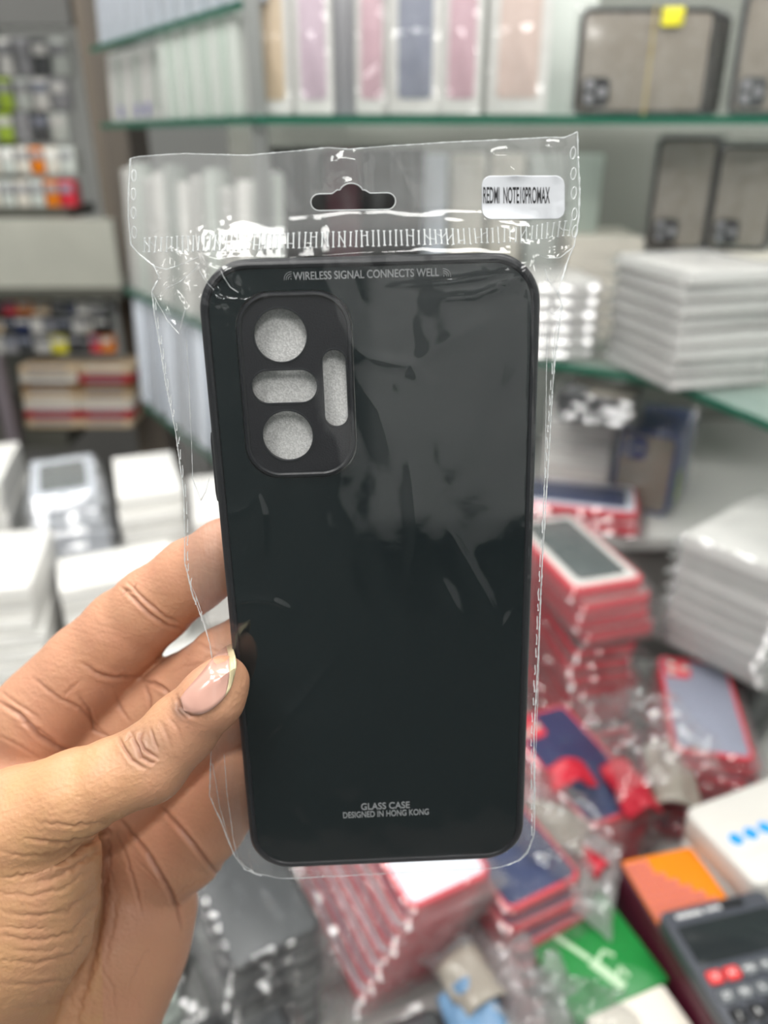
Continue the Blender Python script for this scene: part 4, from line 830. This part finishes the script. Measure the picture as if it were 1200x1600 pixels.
# frosted sleeves and blue-footed packets in the slanting left bay
def bay(t, back=0.0): q = s0.lerp(s1, t) + sn * (.035 + back); return q
bay_yaw = math.degrees(ang) - 180
for k in range(9):
    q = bay(.10 + k * .048, .03); o = upright_box(.028, .118, .06, None, body=frost if k % 2 else frostd, filmed=False); stand(o, q.x, q.y, ZA + .001, .118, bay_yaw + 0)
    tag(o, 'pale green frosted sleeve, %s from the corner upright' % (ORD[k] if k else 'first'), 'sleeve', 'frosted sleeves in the slanting bay')
for k in range(7):
    q = bay(.52 + k * .072, .0); o = upright_box(.032, .112, .02, frost if k % 2 else None, filmed=True, seed=k % 4, bluefoot=k in (0, 2, 3, 5)); stand(o, q.x, q.y, ZA + .001, .112, bay_yaw, 4)
    tag(o, 'slim white packet on the slanting shelf, %s from the frosted sleeves' % (ORD[k] if k else 'first'), 'packet', 'slim packets in the slanting bay')
for k in range(12):
    q = bay(.05 + k * .083, .0); o = upright_box(.034, .12, .02, None, body=whiteb, filmed=True, seed=k % 4); stand(o, q.x, q.y, ZU + .001, .12, bay_yaw, 3)
    tag(o, 'blue-white packet on the top left shelf, %s from the corner upright' % (ORD[k] if k else 'first'), 'packet', 'packets on the top left shelf')
for k in range(11):
    q = bay(.06 + k * .088, .0); o = upright_box(.036, .24 - .012 * (k % 3), .028, None, body=white if k % 3 else frostd, filmed=k % 2 == 0, seed=k % 4); stand(o, q.x, q.y, ZB + .001, .24 - .012 * (k % 3), bay_yaw, 3)
    tag(o, 'tall white bagged packet on the lower slanting shelf, %s from the corner upright' % (ORD[k] if k else 'first'), 'packet', 'tall packets in the slanting bay')
for k in range(8):
    q = bay(.1 + k * .12, -.01); o = upright_box(.05, .22, .03, None, body=whiteb, filmed=k % 2 == 0, seed=k % 4); stand(o, q.x, q.y, .925, .22, bay_yaw, 3)
    tag(o, 'blue-white bagged packet below the slanting bay, %s from its inner end' % (ORD[k] if k else 'first'), 'packet', 'packets below the slanting bay')
# behind the header of the bag, on the lower shelf
FX = ['first', 'second', 'third', 'fourth', 'fifth', 'sixth', 'seventh']
for k in range(5):
    o = upright_box(.048, .27, .03, None, body=blackp if k != 2 else maroon, filmed=True, seed=k % 4); stand_px(o, 452 + k * 45, 1.26 + .035 * (k % 2), ZB + .001, .27, 0)
    tag(o, 'near-black bagged packet behind the hang slot, %s from the left' % FX[k] if k != 2 else 'dark maroon bagged packet between black ones, behind the hang slot', 'packet', 'dark packets on the lower shelf' if k != 2 else None)
for k in range(5):
    o = upright_box(.050, .262, .03, None, body=(whiteb, cream, cream, frostd, frost)[k], filmed=False); stand_px(o, 665 + k * 55, 1.30, ZB + .001, .262, 0)
    tag(o, 'tall pale box behind the bag header, %s from the left' % FX[k], 'box', 'tall pale boxes on the lower shelf')
for k in range(5):
    o = upright_box(.085, .19, .03, None, body=frostd if k % 2 else cream, filmed=False); stand_px(o, 560 + k * 88, 1.42, ZC + .001, .19, 0)
    tag(o, 'pale box low behind the phone, %s from the left' % FX[k], 'box', 'pale boxes on the back counter')
# smoky phone cases standing on their long edge
def side_case(w, h, rim, back, seed, bands=(), taglab=False, n_back=3):
    """case lying landscape: w long, h short; lens frame bottom left; rubber bands round it"""
    t = empty('banded_phone_case'); d = .011; mb = MB()
    mb.loops([[(x, y, z) for x, y in rrect(w - 2 * i, h - 2 * i, .012 - i, 6)] for i, z in ((.003, 0), (0, .003), (0, d - .002), (.001, d), (.004, d), (.005, d - .001))], True, False); mb.build('bumper', rim, t)
    mb = MB(); mb.slab(w - .009, h - .009, d - .004, d - .0015, .008, .0003, n=5); mb.build('smoky_back', back, t)
    mb = MB(); mb.slab(.036, .034, d - .0015, d + .001, .008, .0006, cx=-w / 2 + .026, cy=-h / 2 + .026, n=5); cp = mb.build('camera_frame', rim, t)
    for dx, dy in ((-.008, .008), (-.008, -.008), (.008, 0)):
        mb = MB(); mb.slab(.011, .011, d + .0008, d + .0016, .005, .0002, cx=-w / 2 + .026 + dx, cy=-h / 2 + .026 + dy, n=5); mb.build('lens_opening', greyc, cp)
    for bx in bands: mb = MB(); mb.loops([[(bx + a, s * y, z) for a in (0,) for s, y, z in ((1, h / 2 + .0006, -.0006), (1, h / 2 + .0006, d + .0012), (-1, h / 2 + .0006, d + .0012), (-1, h / 2 + .0006, -.0006))], [(bx + .0028, s * y, z) for s, y, z in ((1, h / 2 + .0006, -.0006), (1, h / 2 + .0006, d + .0012), (-1, h / 2 + .0006, d + .0012), (-1, h / 2 + .0006, -.0006))]], False, False); mb.build('rubber_band', band, t)
    if taglab: mb = MB(); mb.slab(.028, .020, d + .0016, d + .0026, .002, .0003, cx=.028, cy=h / 2 - .010); mb.build('yellow_sticker', yel, t)
    child('wrapper', wrap_mesh(w, h, d, seed, wrapd, over=.006), t); return t
for k in range(4):
    o = side_case(.168, .118, blackp, smoke, k, bands=(.005,) if k == 0 else (), taglab=(k == 0)); stand_px(o, 993 + k * 9, 1.13 + k * .016, ZA + .001, .118, -1, 2)
    tag(o, 'smoky case with black bumper, %s' % ('front one with the yellow sticker and rubber band', 'right behind the yellow-stickered one', 'third in the yellow-stickered bundle', 'rearmost in the yellow-stickered bundle')[k], 'phone case', 'smoky cases left of the top right corner')
for k in range(3):
    o = side_case(.168, .135, darkg, smoke, k, bands=()); stand_px(o, 1232 + k * 6, 1.13 + k * .016, ZA + .001, .135, 0, 2)
    tag(o, 'smoky grey case at the top right corner, %s' % ('front one', 'middle one', 'rear one')[k], 'phone case', 'smoky cases at the top right corner')
ZK = ZB + .1355
for k in range(3):
    o = side_case(.085, .150, blackp, smoke, k + 1); stand_px(o, 1050 + k * 5, 1.20 + k * .015, ZK, .150, -4, 2)
    tag(o, 'black-rimmed case on end above the shiny bundle, %s' % ('front one', 'middle one', 'rear one')[k], 'phone case', 'black-rimmed cases, left bundle')
for k in range(3):
    o = side_case(.088, .140, blackp, smoke, k); stand_px(o, 1145 + k * 5, 1.19 + k * .015, ZK, .140, -6, 2)
    tag(o, 'bagged black-rimmed case at the right edge, wide cream cartons below, %s' % ('front one', 'middle one', 'rear one')[k], 'phone case', 'black-rimmed cases, right bundle')
for k in range(9):
    o = side_case(.088, .128, bluep, smoke, k % 4, bands=()); q = Vector((.395, 1.075)) + Vector((.50, .866)) * (.0165 * k) ; stand(o, q.x, q.y, ZC + .001, .128, -30, 1)
    if k == 0:
        for ch in o.children:
            if ch.name.startswith('camera_frame'): ch.location = (0, .076, 0)
    tag(o, 'blue-rimmed smoky case on the back counter, %s' % ('front one showing its lens openings' if k == 0 else (ORD + FX)[k] + ' from the front'), 'phone case', 'blue-rimmed cases on the back counter')
mb = MB(); mb.slab(.018, .05, 0, .002, .002, .0005); o = mb.build('price_tag', lime); o.matrix_world = Matrix.Translation((.4525, 1.085, ZC + .035)) @ Matrix.Rotation(R(60), 4, 'Z') @ Matrix.Rotation(R(90), 4, 'X'); tag(o, 'lime green tag on the side of the blue-rimmed cases', 'tag')
for k in range(3):
    o = side_case(.11, .085, darkg, smoke, k); c = onz(938, 618, ZC + .19); o.location = (c.x, c.y, ZC + .160 + .0145 * k); o.rotation_euler = (0, 0, R(-20 - 5 * k))
    tag(o, 'dark case lying on the back-counter cartons, %s' % ('lowest', 'middle', 'uppermost')[k], 'phone case', 'dark cases under the lower shelf')
# ---- bottom right corner
def at_corner(o, px, py, z, yaw): c = onz(px, py, z); o.location = (c.x, c.y, 0); o.rotation_euler = (0, 0, R(yaw)); return c
def slab_thing(name, w, l, h, r, mat, px, py, ztop, yaw, label, cat, part='lid'):
    t = empty(name, label=label, cat=cat); c = Vector((px, py, 0)); t.location = c; t.rotation_euler = (0, 0, R(yaw)); t.location.z = ztop - h
    mb = MB(); mb.slab(w, l, 0, h, r, .0015, n=4); mb.build('box_body', mat, t); return t
g = slab_thing('green_box', .094, .095, .05, .003, greenc, .184, .4425, .80, 23, 'green glossy card box with a pale arrow-like print, lower right', 'box')
silver = pmat('silver_print', (.45, .62, .42), rough=.4)
mb = MB()
def flat(P, z, w_, mb): 
    for (x0, y0), (x1, y1) in zip(P, P[1:]):
        L = math.hypot(x1 - x0, y1 - y0); mb.box(((x0 + x1) / 2, (y0 + y1) / 2, z), (L, w_, .0006), rz=math.atan2(y1 - y0, x1 - x0))
flat([(-.026, .034), (-.006, -.006)], .0503, .005, mb); flat([(-.006, -.008), (.006, -.038)], .0504, .009, mb); flat([(-.004, -.012), (.010, -.004), (.016, -.012)], .0505, .003, mb); flat([(.004, -.030), (.014, -.022), (.016, -.032)], .0505, .003, mb)
mb.build('printed_emblem', silver, g)
ms = slab_thing('maroon_box', .080, .166, .0845, .003, maroon, .283, .446, .822, 13, 'maroon box with beaded pink and orange top, under the calculator', 'box')
mb = MB(); mb.slab(.076, .162, .084, .0865, .004, .0005, n=4); mb.build('orange_top', orange, ms)
coral = pmat('coral_bead_sheet', (.58, .16, .12), rough=.4); mb = MB()
for i in range(9):
    for j in range(19):
        x, y = -.0340 + i * .0083, -.078 + j * .0084
        if y - .05 < -x * 1.15 + .004: mb.slab(.0074, .0074, .0864, .0888, .002, .0008, cx=x, cy=y, n=2)
bd = mb.build('beaded_sheet', coral, ms); bd['kind'] = 'stuff'
# calculator
t = empty('calculator', label='dark grey desk calculator with red, grey and black keys, lower right corner', cat='calculator'); t.location = (.303, .388, .8315); t.rotation_euler = (0, 0, R(13)); t.scale = (.76, .76, .76)
cb = pmat('slate_calculator_shell', (.055, .06, .075), rough=.4); kw = pmat('calculator_screen', (.018, .022, .024), rough=.08); rk = pmat('red_key', (.70, .03, .03), rough=.4); gk = pmat('grey_key', (.12, .13, .14), rough=.4); kp = pmat('key_print', (.75, .75, .75), rough=.5)
mb = MB(); mb.slab(.135, .185, 0, .022, .008, .003, n=5); mb.build('shell', cb, t)
mb = MB(); mb.slab(.118, .046, .0215, .0230, .004, .0006, cy=.048); mb.build('screen', kw, t)
mb = MB(); mb.slab(.030, .009, .0215, .0232, .001, .0003, cx=.020, cy=.083); mb.build('solar_cell', blackp, t)
mb = MB()
for k in range(8): mb.box((-.050 + k * .0042, .082, .0222), (.0028, .0045, .0006))
for k in range(5): mb.box((-.008 + k * .0040 - .004, .0825, .0222), (.0026, .004, .0006))
pr = mb.build('printed_wordmark', kp, t, smooth=False)
for r_ in range(5):
    for q in range(6):
        x, y = -.0525 + q * .0205 + .001, .010 - r_ * .0205
        mt = rk if (r_ == 0 and q < 2) else (gk if r_ < 2 else blackp)
        if r_ == 0 and q >= 2: mt = gk
        mb = MB(); mb.slab(.0165, .0135 if r_ < 2 else .0165, .021, .0262, .003, .0012, cx=x, cy=y); kk = mb.build('key', mt, t)
        s_ = (['CE', 'AC', 'MRC', 'M-', 'M+', '>'], ['GT', 'MU', '%', '+/-', 'R', '/'], ['7', '8', '9', 'x', 'C', '-'], ['4', '5', '6', '+', '0', '.'], ['1', '2', '3', '=', '00', '+'])[r_][q]
        kt = text_mesh('key_print', s_, .0075, kp, kk, (x, y, .0263), extrude=.0001)
plas = pmat('off_white_plastic', (.60, .585, .55), rough=.35)
for k in range(3):
    t = empty('switch_box'); t.location = (.388, .538, .857 - .033 * (k + 1)); t.rotation_euler = (0, 0, R(22 + 2 * k)); tag(t, 'white moulded box with blue dots at the right edge, %s' % ('topmost', 'middle', 'bottom')[k], 'box', 'white boxes with blue dots')
    mb = MB(); mb.slab(.165, .095, 0, .032, .012, .004, n=5); mb.build('box_body', plas, t)
    mb = MB(); mb.slab(.11, .034, .0315, .0330, .010, .0006, cy=-.001, cx=-.022); pn = mb.build('recessed_panel', plas, t)
    bl = pmat('blue_dot', (.01, .28, .85), rough=.4) if k == 0 else bl
    for q in range(4): mb = MB(); mb.slab(.0135, .0135, .0328, .0338, .0067, .0003, cx=-.062 + q * .018, cy=-.001, n=6); mb.build('blue_dot', bl, t)
    if k == 0: mb = MB(); mb.box((.040, 0, .0330), (.005, .096, .0012)); mb.build('rubber_band', band, t)
t = slab_thing('cream_card', .078, .080, .03, .004, cream, .216, .362, .80, 21, 'blank cream card box at the bottom edge, between green box and calculator', 'box')
# crumpled clear bags
def crumple(w, l, h, seed, mat):
    n = 40; X, Y = np.meshgrid(np.linspace(-1, 1, n), np.linspace(-1, 1, n)); rr = np.clip(1 - (X ** 4 + Y ** 4) * .5, 0, 1)
    Z = h * rr * (.55 + .35 * np.abs(vnoise(X * 2.5 + seed, Y * 2.5, 70 + seed)) * 2 + .18 * vnoise(X * 7, Y * 7, 71 + seed) + .08 * vnoise(X * 16, Y * 16, 72 + seed))
    mb = MB(); mb.grid(np.stack([X * w / 2 * (1 + .12 * vnoise(Y * 3, X, 73 + seed)), Y * l / 2 * (1 + .12 * vnoise(X * 3, Y, 74 + seed)), Z], -1)); me = mb.mesh('crumpled_sheet', mat); me.polygons.foreach_set('use_smooth', [True] * len(me.polygons)); return me
crumpm = film('crumpled_clear_bag', haze=.34, refl=.12, rough=.10, bump=.4, bscale=30, dist=.010); crump2 = film('thin_crumpled_bag', haze=.10, refl=.12, rough=.09, bump=.4, bscale=30, dist=.010)
for i, (px_, py_, z, w_, l_, h_, m_, yw, lb) in enumerate((
  (790, 1560, .775, .12, .11, .035, crumpm, 20, 'crumpled milky bag at the bottom edge, left of the green box'), (905, 1590, .792, .09, .06, .02, crump2, -10, 'thin clear bag at the lower corner of the green box'),
  (850, 1285, .835, .09, .12, .030, crump2, 40, 'crumpled clear bag beside the phone lower right side'), (1010, 1165, .875, .12, .13, .035, crump2, 10, 'shiny clear bag drooping over the slate pile'),
  (880, 1365, .80, .10, .10, .03, crumpm, -25, 'milky bag crumpled behind the green box'))):
    o = bpy.data.objects.new('clear_bag', crumple(w_, l_, h_, i, m_)); COL.objects.link(o); c = onz(px_, py_, z); o.location = c; o.rotation_euler = (0, 0, R(yw)); tag(o, lb, 'plastic bag')
stack(red_pack(3, win=navy, edge=dred, w=.092, l=.10), 1, .182, .442, .7495, 23, .0200, 'dark red folder lying under the green box', 'folder', None)
stack(P_k, 4, .035, .312, .785, 20, .0150, 'dark case in clear bag', 'phone case', 'dark cases bottom', wob=.003, wyaw=4, stackname='dark pile at the bottom centre')
def scrap(px_, py_, z, w_, l_, yw, m_, lb):      # folded coloured pouch, a gently buckled sheet with thickness
    n = 14; X, Y = np.meshgrid(np.linspace(-1, 1, n), np.linspace(-1, 1, n)); Z = .006 * vnoise(X * 1.5 + px_, Y * 1.5, 80) + .012 * (1 - X * X)
    mb = MB(); mb.grid(np.stack([X * w_ / 2, Y * l_ / 2, Z], -1)); o = mb.build('folded_pouch', m_); sm = o.modifiers.new('thickness', 'SOLIDIFY'); sm.thickness = .003
    c = onz(px_, py_, z); o.location = c; o.rotation_euler = (0, 0, R(yw)); tag(o, lb, 'pouch')
taupe = pmat('taupe_pouch', (.30, .27, .23), rough=.4, coat=.4)
scrap(985, 1235, .83, .04, .07, 10, dred, 'deep red pouch right of the phone lower corner'); scrap(890, 1215, .850, .05, .03, 15, dred, 'small red pouch beside the phone lower side'); scrap(905, 1335, .815, .03, .06, 40, dred, 'dark red pouch above the green box')
scrap(865, 1300, .822, .07, .05, -20, taupe, 'taupe pouch beside the phone lower corner'); scrap(870, 1380, .80, .07, .06, 35, taupe, 'taupe pouch behind the green box, lower one'); scrap(1050, 1215, .83, .05, .09, -10, taupe, 'taupe pouch under the dark cases at right')
scrap(742, 1590, .795, .05, .05, 15, pmat('light_blue_sheet', (.14, .26, .42), rough=.4), 'light blue plastic sheet at the bottom edge'); scrap(735, 1535, .800, .045, .05, 30, taupe, 'taupe curled pouch near the bottom edge, left of the green box')
for kk in [P_p]:
    for ch in list(kk.children):
        for g_ in list(ch.children): bpy.data.objects.remove(g_)
        bpy.data.objects.remove(ch)
    bpy.data.objects.remove(kk)
# ================================================================ the far aisle on the left
brick = bpy.data.materials.new('grey_brown_brick'); brick.use_nodes = True; nt = brick.node_tree; p = nt.nodes['Principled BSDF']; bt = N(nt, 'ShaderNodeTexBrick'); bt.inputs['Scale'].default_value = 9; bt.inputs[1].default_value = (.17, .14, .11, 1); bt.inputs[2].default_value = (.13, .11, .09, 1); bt.inputs[3].default_value = (.09, .08, .07, 1)
tc = N(nt, 'ShaderNodeTexCoord'); nt.links.new(tc.outputs['Object'], bt.inputs[0]); nt.links.new(bt.outputs[0], p.inputs[0]); p.inputs['Roughness'].default_value = .7
def bx_px(mb, x0, x1, y0, y1, yy, d=.05):
    a = ony(x0, y0, yy); b = ony(x1, y1, yy); mb.box(((a.x + b.x) / 2, yy + d / 2, (a.z + b.z) / 2), (abs(b.x - a.x), d, abs(a.z - b.z)))
YF = 2.3
mb = MB(); a = ony(112, 0, YF); b = ony(172, 0, YF); mb.box(((a.x + b.x) / 2, YF + .1, 1.35), (b.x - a.x, .2, 2.69)); struct('trim_1', mb, brick)
rack = empty('display_rack', ((a.x - .55), YF + .25, 0), label='tall display rack in the far aisle on the left, holding small goods', cat='display rack')
def rpart(nm, m_, x0, x1, y0, y1, yy, d):
    mb = MB(); bx_px(mb, x0, x1, y0, y1, yy, d); o = mb.build(nm, m_, smooth=False); o.parent = rack; o.matrix_parent_inverse = Matrix.Translation(rack.location).inverted(); return o
bpy.context.view_layer.update()
olive = pmat('dark_olive_board', (.08, .08, .065), rough=.6); palec = pmat('pale_counter_glass', (.50, .50, .44), rough=.2, var=.15, bscale=60)
rpart('back_board', pmat('grey_rack_board', (.22, .22, .20), rough=.6), -260, 112, 46, 690, YF + .20, .03)
rpart('shelf_board', olive, -260, 108, 326, 342, YF, .22); rpart('shelf_board', olive, -260, 190, 452, 468, YF - .25, .45); rpart('shelf_board', olive, -260, 108, 676, 700, YF - .2, .4); rpart('counter_front', palec, -260, 190, 342, 452, YF - .22, .02)
rpart('side_post', pmat('purple_grey_post', (.20, .17, .19), rough=.5), -20, 30, 560, 700, YF - .26, .03)
mb = MB(); bx_px(mb, -200, 112, -40, 40, YF + .02, .03); o = mb.build('sign_board', pmat('dark_grey_sign', (.13, .13, .125), rough=.5), smooth=False); tag(o, 'dark grey hanging sign board at the top left corner', 'sign')
mb = MB()
for k in range(5): mb.box((-1.27 + k * .055, YF + .018, ony(50, 2, YF).z), (.035, .006, .04))
q = mb.build('sign_lettering', blackp, smooth=False); q.parent = o
# small goods of the rack
def small(nm, m_, x0, x1, y0, y1, yy, d, label, cat, grp, film_=True):
    a = ony(x0, y1, yy); b = ony(x1, y0, yy); w_, h_ = b.x - a.x, b.z - a.z; t = empty(nm, label=label, cat=cat, group=grp)
    mb = MB(); mb.slab(w_, h_, 0, d, .004, .002, n=3); mb.build('pack_body', m_, t)
    mb = MB(); mb.slab(w_ * .7, h_ * .3, d, d + .001, .002, .0003, n=3, cy=h_ * .2); mb.build('pack_label', rng.choice([greyc, white, slate]), t)
    if film_: child('wrapper', wrap_mesh(w_, h_, d, int(x0) % 4, wrapd, over=.004), t)
    t.matrix_world = Matrix.Translation(((a.x + b.x) / 2, yy + d, (a.z + b.z) / 2)) @ Matrix.Rotation(R(90), 4, 'X')
    return t
colname = {}
def nth(k): return ['first', 'second', 'third', 'fourth', 'fifth', 'sixth', 'seventh', 'eighth', 'ninth', 'tenth', 'eleventh', 'twelfth'][k]
for r_, (y0, y1) in enumerate(((60, 118), (122, 172), (176, 222))):
    for k in range(6):
        x0 = -62 + k * 28
        if r_ == 1 and k in (2,) or r_ == 2 and k in (2,): m_, cn = lime, 'lime green'
        else: m_, cn = [(darkg, 'dark grey'), (greyc, 'mid grey'), (white, 'white'), (frostd, 'milky')][(k * 3 + r_ * 2) % 4]
        small('hanging_pack', m_, x0 + 1, x0 + 26, y0, y1, YF + .17, .02, '%s pack hanging on the far rack, %s row, %s from the left' % (cn, ('top', 'middle', 'lower')[r_], nth(k)), 'pack', 'packs on the far rack')
for r_, (y0, y1) in enumerate(((230, 272), (282, 325))):
    for k in range(8):
        x0 = -68 + k * 23; m_, cn = ((orange, 'orange') if (r_, k) in ((0, 5), (1, 6)) else (red, 'red') if (r_, k) == (1, 7) else (frostd, 'pale') if k % 2 else (cream, 'cream'))
        small('small_box', m_, x0 + 1, x0 + 21, y0, y1, YF + .08, .05, 'small %s box on the far rack shelf, %s row, %s from the left' % (cn, ('upper', 'lower')[r_], nth(k)), 'box', 'small boxes on the far rack', film_=False)
mixed = [(blackp, 'black'), (darkg, 'dark grey'), (white, 'white'), (orange, 'orange'), (greyc, 'grey'), (blackp, 'black'), (navy, 'navy'), (cream, 'cream'), (tan, 'tan'), (darkg, 'charcoal'), (red, 'red'), (white, 'white'), (yel, 'yellow')]
k = 0
for r_, (y0, y1) in enumerate(((470, 492), (494, 520), (522, 552))):
    x0 = -40 + 6 * r_; j = 0
    while x0 < 168:
        w_ = rng.choice((14, 18, 24)); m_, cn = mixed[12] if (r_ == 2 and 60 < x0 < 82) else mixed[(k * 5 + r_) % 12]
        small('small_accessory', m_, x0, x0 + w_, y0 + rng.uniform(0, 4), y1, YF - .2 + .02 * r_, .03, 'small %s accessory under the far counter, %s row, %s from the left' % (cn, ('upper', 'middle', 'lower')[r_], nth(min(j, 11))), 'accessory', 'small accessories in the far aisle', film_=(k % 3 == 0)); x0 += w_ + 2; k += 1; j += 1
for k in range(7):
    y0 = 572 + k * 14; m_, cn = [(tan, 'tan'), (cream, 'cream'), (pmat('brown_card', (.25, .14, .06), rough=.5), 'brown') if k == 2 else (cream, 'cream'), (tan, 'tan'), (cream, 'cream'), (dred, 'dark red'), (tan, 'tan')][k]
    for h_, (x0, x1) in enumerate(((30 + k * 2, 118 + k), (122 + k, 205))):
        small('flat_box', m_ if h_ == 0 or k != 1 else dred, x0, x1, y0, y0 + 12.5, YF - .18, .12, '%s flat box in the far aisle, %s layer of the %s pile' % (cn, nth(k), ('left', 'right')[h_]), 'box', 'flat boxes in the far aisle', film_=False)
# remove helper props
for o in bpy.data.objects:
    if 'used' in o: del o['used']
